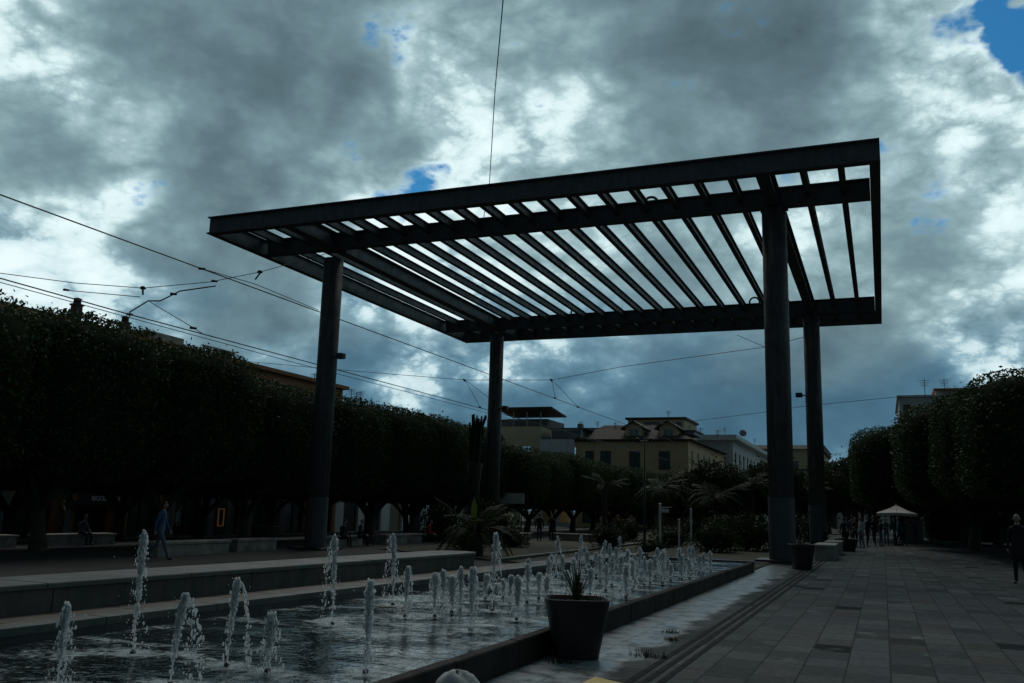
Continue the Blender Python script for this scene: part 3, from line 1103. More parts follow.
def loose_tree(loc, k, sc, lab, group='garden and avenue trees'):
    t = empty('garden_tree', loc, R(57 * k))
    t.scale = (sc[0], sc[0], sc[1])
    tag(t, lab, 'tree', group)
    for nm, me, z in (('trunk', ltrunk_me, 0), ('crown', loose_me[k % 3], 4.4)):
        o = bpy.data.objects.new(nm, me)
        COL.objects.link(o)
        o.parent = t
        o.location = (0, 0, z)


for i, (x, y, s, z, lab) in enumerate([
        (-15.0, 92.0, 0.9, 0.80, 'bushy garden tree in front of the tan corner building'),
        (-18.5, 104.0, 1.0, 0.95, 'garden tree against the side wall of tan building'),
        (-12.2, 84.0, 0.85, 0.72, 'low garden tree just left of the nearest right column'),
        (-13.6, 112.0, 1.1, 1.05, 'dark garden tree before the white house front'),
        (-9.3, 98.0, 0.9, 0.80, 'garden tree directly behind the nearest right column'),
        (-10.6, 128.0, 1.2, 1.20, 'avenue tree half hidden behind the nearest right column'),
        (-5.2, 100.0, 0.9, 0.95, 'avenue tree seen between the two right columns'),
        (-7.0, 150.0, 1.4, 1.5, 'farthest avenue tree seen between two right columns'),
        (-4.4, 116.0, 1.0, 1.20, 'avenue tree peeping out right of the far right column'),
        (-2.2, 104.0, 0.95, 1.22, 'round avenue tree right of the far right column'),
        (-11.0, 66.0, 0.9, 0.82, 'dense bushy tree among the garden palms'),
        (-8.0, 73.0, 0.9, 0.88, 'dense tree touching the left edge of nearest right column'),
        (-13.8, 75.0, 1.0, 0.80, 'dense tree behind the slim dark lamp pole'),
        (-16.5, 82.0, 1.0, 0.78, 'dense tree below the windows of the tan building'),
        (-0.6, 118.0, 1.1, 1.15, 'avenue tree behind left end of the right ficus group')]):
    loose_tree((x, y, -0.02 if x > -9 else -0.36), i, (s, z), lab)

# ------------------------------------------------------------------ palms
def frond(b, base, az, L, droop, rise, n=22, wid=0.5, mi=0, q=None):
    """feather frond: curved midrib with paired leaflets"""
    d = Vector((math.cos(az), math.sin(az), 0))
    s = Vector((-d.y, d.x, 0))
    pts = []
    for i in range(n + 1):
        t = i / n
        pts.append(Vector(base) + d * (L * t * (1 - 0.15 * t)) + Vector((0, 0, rise * t - droop * t * t)))
    b.tube(pts[::3] + [pts[-1]], [0.03 * (1 - i / (n / 3 + 2)) + 0.006 for i in range(len(pts[::3]) + 1)], 5, mi)
    for i in range(2, n + 1):
        t = i / n
        tg = (pts[i] - pts[i - 1]).normalized()
        w = wid * math.sin(math.pi * min(1, 0.12 + 0.85 * t)) + 0.08
        for sg in (-1, 1):
            v = (s * sg + tg * 0.8 + Vector((0, 0, -0.25 + (q.uniform(-.2, .2) if q else 0)))).normalized()
            p = pts[i]
            e = p + v * w
            m_ = p + v * w * .5 + Vector((0, 0, .03))
            b.add([p - tg * .02, m_ - tg * .03, e, m_ + tg * .03], [(0, 1, 2, 3)], mi)


def palm(name, loc, trunk_h, tr, L, nf, lab, rise=1.4, droop=2.2, seed=1, group=None, lean=(0, 0)):
    q = random.Random(seed)
    t = empty(name, loc)
    tag(t, lab, 'palm', group)
    b = MB()
    n = max(3, int(trunk_h / 0.25))
    b.tube([(lean[0] * i / n, lean[1] * i / n, -0.15 + (trunk_h + .15) * i / n) for i in range(n + 1)], [tr * (1.12 if i % 2 else 0.92) * (1.15 - .2 * i / n) for i in range(n + 1)], 10)
    b.build('trunk', M['palmbark'], t, smooth=True)
    b = MB()
    for i in range(nf):
        up = q.random()
        frond(b, (lean[0], lean[1], trunk_h), 2.4 * i + q.uniform(-.3, .3), L * q.uniform(.8, 1.1), droop * (1.25 - up) * q.uniform(.8, 1.1), rise * (0.4 + up), 20, L * 0.22, 0, q)
    b.build('crown', M['palmleaf'], t, recalc=False)
    return t


def young_leaf(t, base, h):
    b = MB()
    b.add([(base[0] - .11, base[1], base[2]), (base[0] + .11, base[1] - .03, base[2]), (base[0] + .14, base[1], base[2] + h * .6), (base[0], base[1], base[2] + h), (base[0] - .15, base[1] + .02, base[2] + h * .6)], [(0, 1, 2, 3, 4)])
    b.build('young_leaf', M['pale_tone'], t, recalc=False)


p_ = palm('squat_palm', (-15.4, 34.2, -0.34), 0.9, 0.28, 2.1, 26, 'squat feather palm with one pale upright leaf left of the fountain end', 1.7, 1.9, 3)
young_leaf(p_, (0.15, -0.6, 1.2), 1.2)
palm('palm_tree', (-13.2, 58.0, -0.33), 3.4, 0.17, 2.3, 20, 'slim palm among the shrubs in front of the tan building', 1.3, 2.0, 5, 'palms in the garden')
palm('palm_tree', (-10.4, 62.0, -0.33), 3.1, 0.2, 2.6, 24, 'spreading palm left of the nearest right column', 1.4, 2.2, 6, 'palms in the garden')
palm('palm_tree', (-11.6, 70.0, -0.33), 4.7, 0.2, 2.6, 22, 'taller palm in front of the white house', 1.3, 2.2, 8, 'palms in the garden')
palm('palm_tree', (-8.6, 66.0, 0.0), 3.6, 0.2, 2.4, 22, 'palm hugging the left edge of the nearest right column', 1.4, 2.0, 9, 'palms in the garden')
palm('palm_tree', (-5.4, 74.0, 0.0), 3.5, 0.22, 2.5, 22, 'palm between the two right pergola columns', 1.4, 2.0, 10, 'palms in the garden')
palm('palm_tree', (-14.6, 50.0, -0.33), 3.3, 0.13, 1.5, 14, 'thin young palm with a small ragged head before the tan building', 1.0, 1.0, 11, 'palms in the garden')

# palm whose fronds have been cut back to a brush of stubs
t = empty('lopped_palm', (-22.6, 49.6, -0.36))
tag(t, 'palm cut back to upright stubs beside the far left pergola column', 'palm')
b = MB()
b.tube([(0, 0, -0.2), (0.05, 0, 1.5), (0.0, 0, 3.2), (0.05, 0, 4.6)], [0.42, 0.33, 0.36, 0.48], 12)
b.build('trunk', M['palmbark'], t, smooth=True)
b = MB()
q = random.Random(4)
for i in range(34):
    a = q.uniform(0, 6.28)
    r0 = q.uniform(0, .4)
    h_ = q.uniform(2.0, 3.2)
    sp_ = q.uniform(0.15, .75)
    b.tube([(r0 * math.cos(a), r0 * math.sin(a), 4.3), (r0 * math.cos(a) * 1.3, r0 * math.sin(a) * 1.3, 4.3 + h_ * .6), (sp_ * math.cos(a), sp_ * math.sin(a), 4.3 + h_)], [.06, .09, .05], 5)
b.build('frond_stub', M['palmleaf'], t)

# ------------------------------------------------------------------ shrubs
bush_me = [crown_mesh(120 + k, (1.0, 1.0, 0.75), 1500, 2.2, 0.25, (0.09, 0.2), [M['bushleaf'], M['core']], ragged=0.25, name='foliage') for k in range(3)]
BUSH = [(-13.3, 46.5, 1.1, 1.0, 'round dark shrub behind the tall middle jets'), (-9.6, 40.5, .7, .6, 'small shrub behind the fountain\'s far corner'), (-11.4, 52.0, 1.2, .9, 'broad shrub before the white posts'),
        (-7.5, 47.5, 1.1, 1.1, 'shrub right of the thin white post'), (-6.6, 39.5, 1.0, 1.0, 'dark shrub at the edge of the walkway behind the fountain end'), (-5.6, 43.0, 1.2, 1.3, 'tall dark shrub left of the nearest right column'),
        (-17.5, 43.5, 1.0, .8, 'shrub right of the squat palm'), (-9.0, 58.0, 1.4, 1.3, 'big shrub in the garden left of the columns'), (-5.4, 56, 1.3, 1.4, 'big shrub between the two right pergola columns'),
        (-7.4, 50.5, 1.0, .9, 'yellowish shrub among the palms'), (-12.3, 66, 1.6, 1.4, 'rear shrub among the palm trunks'), (-4.3, 62, 1.1, 1.3, 'shrub behind the far right pergola column'), (-16.0, 60, 1.3, 1.1, 'shrub below the slim palm'), (-20.6, 47.6, 1.5, 1.9, 'leafy shrub at the foot of the far left column'), (-17.6, 38.6, 1.0, .9, 'leafy shrub behind the squat palm'), (-23.6, 47.2, 1.3, 1.6, 'tall shrub left of the lopped palm trunk')]
for i, (x, y, s, z, lab) in enumerate(BUSH):
    t = bpy.data.objects.new('shrub', bush_me[i % 3])
    COL.objects.link(t)
    t.location = (x, y, (-0.33 if x < -9 else 0.02) + 0.52 * z)
    t.scale = (s, s, z)
    t.rotation_euler.z = i * 1.3
    tag(t, lab, 'shrub', 'shrubs of the garden')


# ------------------------------------------------------------------ potted plants
def sword_plant(name, parent, c, h, n, seed, mt, wid=0.035, spread=0.55):
    q = random.Random(seed)
    b = MB()
    for i in range(n):
        a = q.uniform(0, 6.28)
        L = h * q.uniform(.6, 1.1)
        sp_ = spread * q.uniform(.15, 1.1)
        d = Vector((math.cos(a), math.sin(a), 0))
        s = Vector((-d.y, d.x, 0))
        prev = None
        k = 7
        base = Vector(c) + d * q.uniform(0, .05)
        dr_ = q.uniform(.0, .5) if q.random() < .75 else q.uniform(.7, 1.1)
        for j in range(k + 1):
            t = j / k
            p = base + d * (sp_ * (t ** 1.4) * L / h) + Vector((0, 0, L * (t - dr_ * t * t * t * .6)))
            w = wid * (math.sin(math.pi * min(1, .22 + t * .78)) ** .7) + .002
            cur = [p - s * w / 2, p + s * w / 2]
            if prev:
                b.add([prev[0], prev[1], cur[1], cur[0]], [(0, 1, 2, 3)])
            prev = cur
    return b.build(name, mt, parent, recalc=False)


def planter(loc, r, h, lab, ph, n, seed, spread=.55, mt='palmleaf', pw=.035):
    t = empty('planter_pot', loc, R(18 + 3 * (seed % 3)))
    tag(t, lab, 'plant pot', 'dark plastic planter pots')
    b = MB()
    b.lathe([(r * .66, 0), (r * .68, 0.02), (r * .985, h - .03), (r * 1.0, h - .012), (r * .985, h), (r * .93, h - .01), (r * .90, h - .1)], n=48)
    sq = []
    for (x, y, z) in b.v:
        rr_ = math.hypot(x, y)
        if rr_ > 1e-6:
            c_, s_ = x / rr_, y / rr_
            k_ = 0.90 / ((abs(c_) ** 5 + abs(s_) ** 5) ** 0.2)
            x, y = x * k_, y * k_
        sq.append((x, y, z))
    b.v = sq
    o = b.build('pot', M['pot'], t)
    o.data.polygons.foreach_set('use_smooth', [len(p.vertices) == 4 for p in o.data.polygons])
    b = MB()
    b.lathe([(r * .88, h - .09), (r * .6, h - .05), (r * .2, h - .035)], n=24)
    b.build('soil', M['soil'], t, smooth=True)
    if n:
        sword_plant('plant', t, (0, 0, h - .06), ph, n, seed, M[mt], pw, spread)
    # sparse weeds at the edge of the soil
    b2 = MB()
    q = random.Random(seed)
    for i in range(60):
        a = q.uniform(0, 6.28)
        rr_ = r * q.uniform(.3, .9)
        p = (rr_ * math.cos(a), rr_ * math.sin(a), h - .06)
        e = (p[0] + q.uniform(-.07, .07), p[1] + q.uniform(-.07, .07), h + q.uniform(.0, .07))
        b2.add([(p[0] - .006, p[1], p[2]), (p[0] + .006, p[1], p[2]), e], [(0, 1, 2)])
    b2.build('weeds', M['bushleaf'], t, recalc=False)['kind'] = 'stuff'
    return t


planter((-3.235, 10.0, 0.0), 0.395, 0.64, 'large dark planter pot with spiky plant beside the fountain wall', .52, 44, 2, .36, 'palmleaf', .015)
planter((-2.42, 30.2, 0.0), 0.41, 0.76, 'dark planter pot with dry stalk at foot of the nearest right column', .5, 5, 5, .2)
planter((-1.75, 48.6, 0.0), 0.55, 0.60, 'low planter pot with bushy green plant beyond the stone blocks', .7, 60, 7, .8, 'bushleaf', .05)
planter((-24.4, 32.4, -0.36), 0.62, 0.95, 'big dark planter pot beside the nearest left column', 1.1, 24, 9, .8)

# ------------------------------------------------------------------ buildings
M.update({
    'tan': streaked('tan_plaster', (0.74, 0.53, 0.29), (0.54, 0.38, 0.21), 0.85, 1.2, 0.5, 0.6, spec=0.2),
    'cream': streaked('pale_yellow_plaster', (0.66, 0.55, 0.34), (0.48, 0.40, 0.25), 0.85, 1.2, 0.5, 0.5, spec=0.2),
    'brownplaster': streaked('brown_red_plaster', (0.40, 0.19, 0.095), (0.26, 0.14, 0.08), 0.9, 0.8, 0.4, 0.6, spec=0.2),
    'paleplaster': streaked('grey_white_plaster', (0.74, 0.73, 0.69), (0.5, 0.5, 0.48), 0.85, 1.2, 0.5, 0.6, spec=0.2),
    'greyplaster': streaked('grey_plaster', (0.20, 0.20, 0.20), (0.12, 0.12, 0.12), 0.85, 1.2, 0.5, 0.6, spec=0.2),
    'pinkish': streaked('dusty_pink_plaster', (0.36, 0.20, 0.16), (0.20, 0.13, 0.11), 0.85, 1.2, 0.5, 0.6, spec=0.2),
    'rooftile': mat('clay_roof_tiles', (0.075, 0.056, 0.042), 0.9, vary=0.4, scale=3, bump=0.6, bscale=9),
    'darktrim': mat('dark_brown_trim', (0.05, 0.035, 0.028), 0.7, vary=0.3),
    'shutter': mat('grey_green_shutters', (0.07, 0.085, 0.085), 0.7, vary=0.2, scale=4),
    'glass': mat('window_glass', (0.03, 0.04, 0.045), 0.08, vary=0.2, scale=0.6, spec=0.8),
    'shade': mat('dark_shop_interior', (0.02, 0.02, 0.02), 0.8, vary=0.3),
    'frame': mat('white_window_frame', (0.55, 0.56, 0.55), 0.5, vary=0.1),
    'roofgrey': mat('grey_roof_sheet', (0.25, 0.26, 0.27), 0.5, vary=0.2, scale=2),
    'lit': glow('lit_tube', (1.0, 0.42, 0.16), 0.03),
    'litred': glow('lit_red_sign', (1.0, 0.12, 0.06), 0.16),
    'litwarm': mat('dim_cream_shop_front', (0.22, 0.19, 0.15), 0.6),
    'litwhite': glow('lit_sign_letters', (0.45, 0.5, 0.55), 0.012),
    'orange': mat('orange_cloth', (0.42, 0.10, 0.04), 0.8, vary=0.2),
})


class Wall:
    """a wall plane: origin, horizontal direction u, outward normal n"""
    def __init__(self, o, u, n):
        self.o, self.u, self.n = Vector(o), Vector(u).normalized(), Vector(n).normalized()

    def p(self, u, z, d=0.0):
        return self.o + self.u * u + Vector((0, 0, z)) + self.n * d

    def surface(self, mb, w, h, holes, reveal=0.22, mi=0, z0=0.0):
        us = sorted({0.0, w} | {q for a in holes for q in (a[0], a[2])})
        zz = sorted({z0, h} | {q for a in holes for q in (a[1], a[3])})
        for i in range(len(us) - 1):
            for j in range(len(zz) - 1):
                cu, cz = (us[i] + us[i + 1]) / 2, (zz[j] + zz[j + 1]) / 2
                if any(a[0] < cu < a[2] and a[1] < cz < a[3] for a in holes):
                    continue
                mb.add([self.p(us[i], zz[j]), self.p(us[i + 1], zz[j]), self.p(us[i + 1], zz[j + 1]), self.p(us[i], zz[j + 1])], [(0, 1, 2, 3)], mi)
        for a in holes:
            c = [(a[0], a[1]), (a[2], a[1]), (a[2], a[3]), (a[0], a[3])]
            for k in range(4):
                p, q = c[k], c[(k + 1) % 4]
                mb.add([self.p(*p), self.p(*q), self.p(q[0], q[1], -reveal), self.p(p[0], p[1], -reveal)], [(0, 1, 2, 3)], mi)

    def slab(self, mb, u0, z0, u1, z1, d0, d1, mi=0):
        vs = [self.p(u, z, d) for d in (d0, d1) for u, z in ((u0, z0), (u1, z0), (u1, z1), (u0, z1))]
        mb.add(vs, [(0, 1, 2, 3), (7, 6, 5, 4), (0, 4, 5, 1), (1, 5, 6, 2), (2, 6, 7, 3), (3, 7, 4, 0)], mi)

    def window(self, parent, a, style='shutters', fm='shutter', gm='glass'):
        """a window part with its panes as a sub-part"""
        u0, z0, u1, z1 = a
        b = MB()
        t = 0.07
        self.slab(b, u0, z0, u0 + t, z1, -0.16, -0.08)
        self.slab(b, u1 - t, z0, u1, z1, -0.16, -0.08)
        self.slab(b, u0 + t, z0, u1 - t, z0 + t, -0.16, -0.08)
        self.slab(b, u0 + t, z1 - t, u1 - t, z1, -0.16, -0.08)
        um = (u0 + u1) / 2
        self.slab(b, um - .035, z0 + t, um + .035, z1 - t, -0.155, -0.085)
        if style == 'shutters':
            w = (u1 - u0) / 2
            self.slab(b, u0 + .02, z0 + .02, um - .04, z1 - .02, -0.06, -0.02)
            self.slab(b, um + .04, z0 + .02, u1 - .02, z1 - .02, -0.06, -0.02)
        if style == 'open':
            w = (u1 - u0) / 2
            self.slab(b, u0 - w, z0, u0 - .03, z1, 0.03, 0.07)
            self.slab(b, u1 + .03, z0, u1 + w, z1, 0.03, 0.07)
        o = b.build('window', M[fm])
        sub(o, parent)
        b = MB()
        b.add([self.p(u0, z0, -.13), self.p(u1, z0, -.13), self.p(u1, z1, -.13), self.p(u0, z1, -.13)], [(0, 1, 2, 3)])
        g_ = b.build('pane', M[gm], recalc=False)
        g_.parent = o
        return o


def flat(mb, pts, z, mi=0):
    mb.add([(x, y, z) for x, y in pts], [tuple(range(len(pts)))], mi)


def antenna(parent, x, y, z, h):
    b = MB()
    b.tube([(x, y, z), (x, y, z + h)], 0.035, 5)
    for k in range(4):
        zz = z + h - 0.12 - 0.18 * k
        b.tube([(x - .5 + .07 * k, y, zz), (x + .5 - .07 * k, y, zz)], 0.022, 4)
    b.tube([(x, y - .5, z + h - .2), (x, y + .5, z + h - .2)], 0.02, 4)
    sub(b.build('antenna', M['iron']), parent)


# --- tan corner building with dormers
tb_ = empty('tan_building', (-31, 120, -0.6))
tag(tb_, 'tan plastered corner building with clay roof and two dormers', 'building')
FX0, FX1, FY, EZ = -37.6, -22.65, 115.0, 10.9
front = Wall((FX0, FY, -0.6), (1, 0, 0), (0, -1, 0))
Hh = EZ + 0.6
wf = FX1 - FX0
hf = [(8.0 - .75, 7.6, 8.0 + .75, 10.0), (11.9 - .75, 7.6, 11.9 + .75, 10.0), (4.1 - .75, 7.6, 4.1 + .75, 10.0), (1.3, 7.6, 2.5, 10.0)]
gf = [(1 + 3.6 * k, 0.6, 3.4 + 3.6 * k, 3.6) for k in range(4)]
b = MB()
front.surface(b, wf, Hh, hf + gf)
side = Wall((FX1, FY, -0.6), (0, 1, 0), (1, 0, 0))
hs = [(2.6 + 4.3 * k - .6, 7.6, 2.6 + 4.3 * k + .6, 10.2) for k in range(6)]
side.surface(b, 28, Hh, hs)
b.add([(FX0, FY, -.6), (FX0, FY + 28, -.6), (FX0, FY + 28, EZ), (FX0, FY, EZ)], [(0, 1, 2, 3)])
front.slab(b, -0.02, 6.4, wf + .02, 6.62, 0.001, 0.10)
side.slab(b, 0.0, 6.4, 28, 6.62, 0.001, 0.10)
sub(b.build('wall', M['tan'], recalc=False), tb_)
for a in hf:
    front.window(tb_, a, 'shutters')
for a in hs:
    side.window(tb_, a, 'shutters')
for k, a in enumerate(gf):
    b = MB()
    b.add([front.p(a[0], a[1], -.2), front.p(a[2], a[1], -.2), front.p(a[2], a[3], -.2), front.p(a[0], a[3], -.2)], [(0, 1, 2, 3)])
    o = b.build('shop_door', M[['glass', 'orange', 'glass', 'pinkish'][k]], recalc=False)
    sub(o, tb_)
# hipped roof with projecting eaves
b = MB()
e = 0.7
rp = [(FX0 - .1, FY - e, EZ), (FX1 + e, FY - e, EZ), (FX1 + e, FY + 28, EZ), (FX0 - .1, FY + 28, EZ), (FX0 + 2, FY + 6.5, EZ + 2.5), (FX1 - 6, FY + 6.5, EZ + 2.5), (FX1 - 6, FY + 28, EZ + 2.5), (FX0 + 2, FY + 28, EZ + 2.5)]
b.add(rp, [(0, 1, 5, 4), (1, 2, 6, 5), (4, 5, 6, 7), (0, 4, 7, 3)])
b.add([(x, y, z - (0.14 if i < 4 else 0.0)) for i, (x, y, z) in enumerate(rp[:4])], [(3, 2, 1, 0)])
for i in range(3):
    p, q2 = rp[i], rp[i + 1] if i < 3 else rp[0]
    b.add([p, q2, (q2[0], q2[1], q2[2] - .14), (p[0], p[1], p[2] - .14)], [(0, 1, 2, 3)])
roof = b.build('roof', M['rooftile'], recalc=False)
sub(roof, tb_)
bb = MB()
y_ = -e + .02
k = FX0
while k < FX1 + .5:                               # rafter ends under the eaves
    bb.box(k, FY - .62, EZ - .30, k + .12, FY + .02, EZ - .145)
    k += .62
sub(bb.build('rafter_ends', M['darktrim']), tb_)
for dxm in (8.0 - .35, 12.2):
    cx_ = FX0 + dxm
    d = Wall((cx_ - 1.15, FY + 0.9, EZ), (1, 0, 0), (0, -1, 0))
    b = MB()
    hole = (0.45, 0.45, 1.85, 1.45)
    d.surface(b, 2.3, 1.75, [hole], 0.15)
    b.add([d.p(0, 1.75), d.p(2.3, 1.75), d.p(1.15, 2.35)], [(0, 1, 2)])
    b.add([d.p(0, 0), d.p(0, 1.75), d.p(0, 1.75, -5), d.p(0, 0, -5)], [(0, 1, 2, 3)])
    b.add([d.p(2.3, 0), d.p(2.3, 1.75), d.p(2.3, 1.75, -5), d.p(2.3, 0, -5)], [(0, 1, 2, 3)])
    dm = b.build('dormer', M['tan'], recalc=False)
    sub(dm, tb_)
    b = MB()
    for s in (0, 1):
        q3 = [(-0.55, 1.50), (1.15, 2.52), (1.15, 2.36), (-0.55, 1.34)] if s == 0 else [(2.85, 1.50), (1.15, 2.52), (1.15, 2.36), (2.85, 1.34)]
        vs = [d.p(u, z, .5) for u, z in q3] + [d.p(u, z, -4.5) for u, z in q3]
        b.add(vs, [(0, 1, 2, 3), (7, 6, 5, 4), (0, 4, 5, 1), (1, 5, 6, 2), (2, 6, 7, 3), (3, 7, 4, 0)])
    o = b.build('dormer_roof', M['darktrim'])
    o.parent = dm
    b = MB()
    for u0, u1 in ((.45, .55), (1.10, 1.20), (1.75, 1.85)):
        d.slab(b, u0, .45, u1, 1.45, -.1, -.04)
    d.slab(b, .45, .45, 1.85, .53, -.1, -.03)
    d.slab(b, .45, 1.37, 1.85, 1.45, -.1, -.03)
    d.slab(b, .5, .5, 1.8, 1.4, -.13, -.12)
    o = b.build('dormer_window', M['frame'])
    o.parent = dm
    b = MB()
    for u0, u1 in ((.56, 1.09), (1.21, 1.74)):
        b.add([d.p(u0, .54, -.105), d.p(u1, .54, -.105), d.p(u1, 1.36, -.105), d.p(u0, 1.36, -.105)], [(0, 1, 2, 3)])
    o = b.build('dormer_pane', M['roofgrey'], recalc=False)
    o.parent = dm
# penthouse on the roof
b = MB()
pw_ = Wall((-32.9, FY + 9, EZ + .4), (1, 0, 0), (0, -1, 0))
ph_h = [(2.3, 2.2, 4.6, 2.75), (5.6, 1.9, 7.6, 2.75)]
pw_.surface(b, 8.0, 3.1, ph_h, .2)
b.add([(-24.9, FY + 9, EZ + .4), (-24.9, FY + 18, EZ + .4), (-24.9, FY + 18, EZ + 3.5), (-24.9, FY + 9, EZ + 3.5)], [(0, 1, 2, 3)])
b.add([(-32.9, FY + 9, EZ + .4), (-32.9, FY + 18, EZ + .4), (-32.9, FY + 18, EZ + 3.5), (-32.9, FY + 9, EZ + 3.5)], [(3, 2, 1, 0)])
pent = b.build('penthouse', M['cream'], recalc=False)
sub(pent, tb_)
b = MB()
b.box(-33.2, FY + 8.6, EZ + 3.502, -24.6, FY + 18.2, EZ + 3.78)
o = b.build('penthouse_roof', M['darktrim'])
o.parent = pent
for a in ph_h:
    b = MB()
    b.add([pw_.p(a[0], a[1], -.15), pw_.p(a[2], a[1], -.15), pw_.p(a[2], a[3], -.15), pw_.p(a[0], a[3], -.15)], [(0, 1, 2, 3)])
    o = b.build('penthouse_pane', M['glass'], recalc=False)
    o.parent = pent
b = MB()
b.box(-23.9, FY + 3.4, EZ + .9, -19.9 - 2.6, FY + 9, EZ + 1.35)
b.box(-25.6, FY + 3.0, EZ + 1.36, -22.2, FY + 9, EZ + 1.50)
sub(b.build('roof_shed', M['roofgrey']), tb_)
for (x, y, h) in ((-27.8, FY + 12, 1.3), (-33.6, FY + 5, 1.6), (-24.0, FY + 8, 1.4), (-22.9, FY + 10, 1.2), (-21.2, FY + 14, 1.3), (-35.5, FY + 7, 1.3)):
    antenna(tb_, x, y, EZ + (3.78 if -33 < x < -24.7 and y > FY + 9 else 1.2), h)

# --- lower middle building with a grey glazed terrace
mb_ = empty('terrace_building', (-39, 118, -0.6))
tag(mb_, 'whitewashed building with grey glazed roof terrace between canopy roof and tan building', 'building')
b = MB()
w2 = Wall((-42.6, 114.6, -.6), (1, 0, 0), (0, -1, 0))
w2.surface(b, 4.95, 11.5, [(0.6, 0.6, 2.2, 3.4), (2.9, 0.6, 4.5, 3.4)])
flat(b, [(-42.6, 114.6), (-37.65, 114.6), (-37.65, 130), (-42.6, 130)], 10.9)
sub(b.build('wall', M['paleplaster'], recalc=False), mb_)
b = MB()
b.box(-41.2, 115.2, 10.91, -36.9, 122, 12.3)
b.box(-41.6, 114.7, 12.302, -36.2, 122.4, 12.46)
b.box(-42.5, 114.7, 10.92, -41.3, 122, 11.3)
sub(b.build('terrace_room', M['greyplaster']), mb_)
b = MB()
for x in (-41.25, -36.98):
    b.box(x, 115.05, 10.91, x + .2, 115.19, 12.30)
b.box(-41.05, 115.04, 12.12, -36.98, 115.19, 12.29)
sub(b.build('terrace_frame', M['frame']), mb_)
b = MB()
b.box(-40.9, 124, 12.31, -36.6, 130, 13.3)
b.box(-39.4, 121, 12.47, -38.8, 122, 13.6)
sub(b.build('roof_box', M['greyplaster']), mb_)
for x in (-40, -37.5):
    antenna(mb_, x, 124.5, 13.3, 1.0)

# --- building with the canopy roof terrace
cb_ = empty('canopy_building', (-46, 120, -0.6))
tag(cb_, 'pale building with open canopy over its roof terrace beside the far left column', 'building')
b = MB()
w3 = Wall((-52.0, 115.0, -.6), (1, 0, 0), (0, -1, 0))
w3.surface(b, 9.35, 13.3, [(1 + 2.8 * k, .6, 2.9 + 2.8 * k, 3.4) for k in range(3)] + [(1 + 2.8 * k, 8.4, 2.3 + 2.8 * k, 10.6) for k in range(3)])
flat(b, [(-52, 115), (-42.65, 115), (-42.65, 128), (-52, 128)], 12.4)
b.add([(-42.65, 115, -.6), (-42.65, 128, -.6), (-42.65, 128, 12.7), (-42.65, 115, 12.7)], [(0, 1, 2, 3)])
b.add([(-52, 115, -.6), (-52, 128, -.6), (-52, 128, 12.7), (-52, 115, 12.7)], [(3, 2, 1, 0)])
sub(b.build('wall', M['cream'], recalc=False), cb_)
b = MB()
x = -51.9
while x < -42.7:
    b.tube([(x, 115.06, 12.4), (x, 115.06, 13.7)], .03, 4)
    x += .62
b.tube([(-51.9, 115.06, 13.7), (-42.7, 115.06, 13.7)], .04, 4)
sub(b.build('railing', M['iron']), cb_)
b = MB()
b.box(-51.8, 119.6, 12.41, -43.4, 127, 14.2)
sub(b.build('terrace_room', M['greyplaster']), cb_)
for x in (-48.9, -46.9, -44.9, -42.9):
    b = MB()
    b.tube([(x, 115.5, 12.4), (x, 115.5, 14.75)], .06, 6)
    sub(b.build('canopy_post', M['frame']), cb_)
b = MB()
b.prism([(115.1, 15.15), (121.5, 14.55), (121.5, 14.75), (115.1, 15.40)], -49.4, -41.2, axis='x')
sub(b.build('canopy_roof', M['darktrim']), cb_)

# --- white house with deep cornice beyond the tan building
wb = empty('white_building', (-24, 150, -0.6))
tag(wb, 'white corner building with deep pale cornice behind the palm crowns', 'building')
b = MB()
f4 = Wall((-27.5, 145, -.6), (1, 0, 0), (0, -1, 0))
hh4 = [(1.0 + 2.4 * k, 9.0, 2.1 + 2.4 * k, 11.8) for k in range(2)] + [(1.0 + 2.4 * k, 5.0, 2.1 + 2.4 * k, 7.8) for k in range(2)]
f4.surface(b, 6.0, 13.7, hh4)
s4 = Wall((-21.5, 145, -.6), (0, 1, 0), (1, 0, 0))
hs4 = [(2 + 4.6 * k, 9.0, 3.6 + 4.6 * k, 12.0) for k in range(9)] + [(2 + 4.6 * k, 4.6, 3.6 + 4.6 * k, 7.6) for k in range(9)]
s4.surface(b, 46, 13.7, hs4)
sub(b.build('wall', M['paleplaster'], recalc=False), wb)
for a in hh4:
    f4.window(wb, a, 'shutters')
for a in hs4:
    s4.window(wb, a, 'plain')
b = MB()
b.box(-28.2, 144.0, 13.102, -20.4, 191.5, 13.36)
b.box(-27.9, 144.3, 13.362, -20.8, 191.2, 14.0)
sub(b.build('cornice', M['paleplaster']), wb)
for zz in (8.1, 3.8):
    b = MB()
    s4.slab(b, 0.6, zz, 45, zz + .2, .002, 1.3)
    bal = b.build('balcony', M['paleplaster'])
    sub(bal, wb)
    b = MB()
    u = .7
    while u < 45:
        s4.slab(b, u, zz + .2, u + .06, zz + 1.15, 1.2, 1.26)
        u += .45
    s4.slab(b, .6, zz + 1.15, 45, zz + 1.22, 1.18, 1.28)
    o = b.build('railing', M['frame'])
    o.parent = bal
for (x, y) in ((-23.5, 150), (-22.0, 158), (-21.5, 172)):
    antenna(wb, x, y, 14.0, 1.7)
b = MB()
b.lathe([(0.02, 0), (.35, .05), (.6, .2), (.58, .22), (.3, .08)], (0, 0, 0), 16)
dsh = b.build('satellite_dish', M['roofgrey'], smooth=True)
sub(dsh, wb)
dsh.location = (-20.9, 152, 14.8)
dsh.rotation_euler = (R(70), 0, R(20))

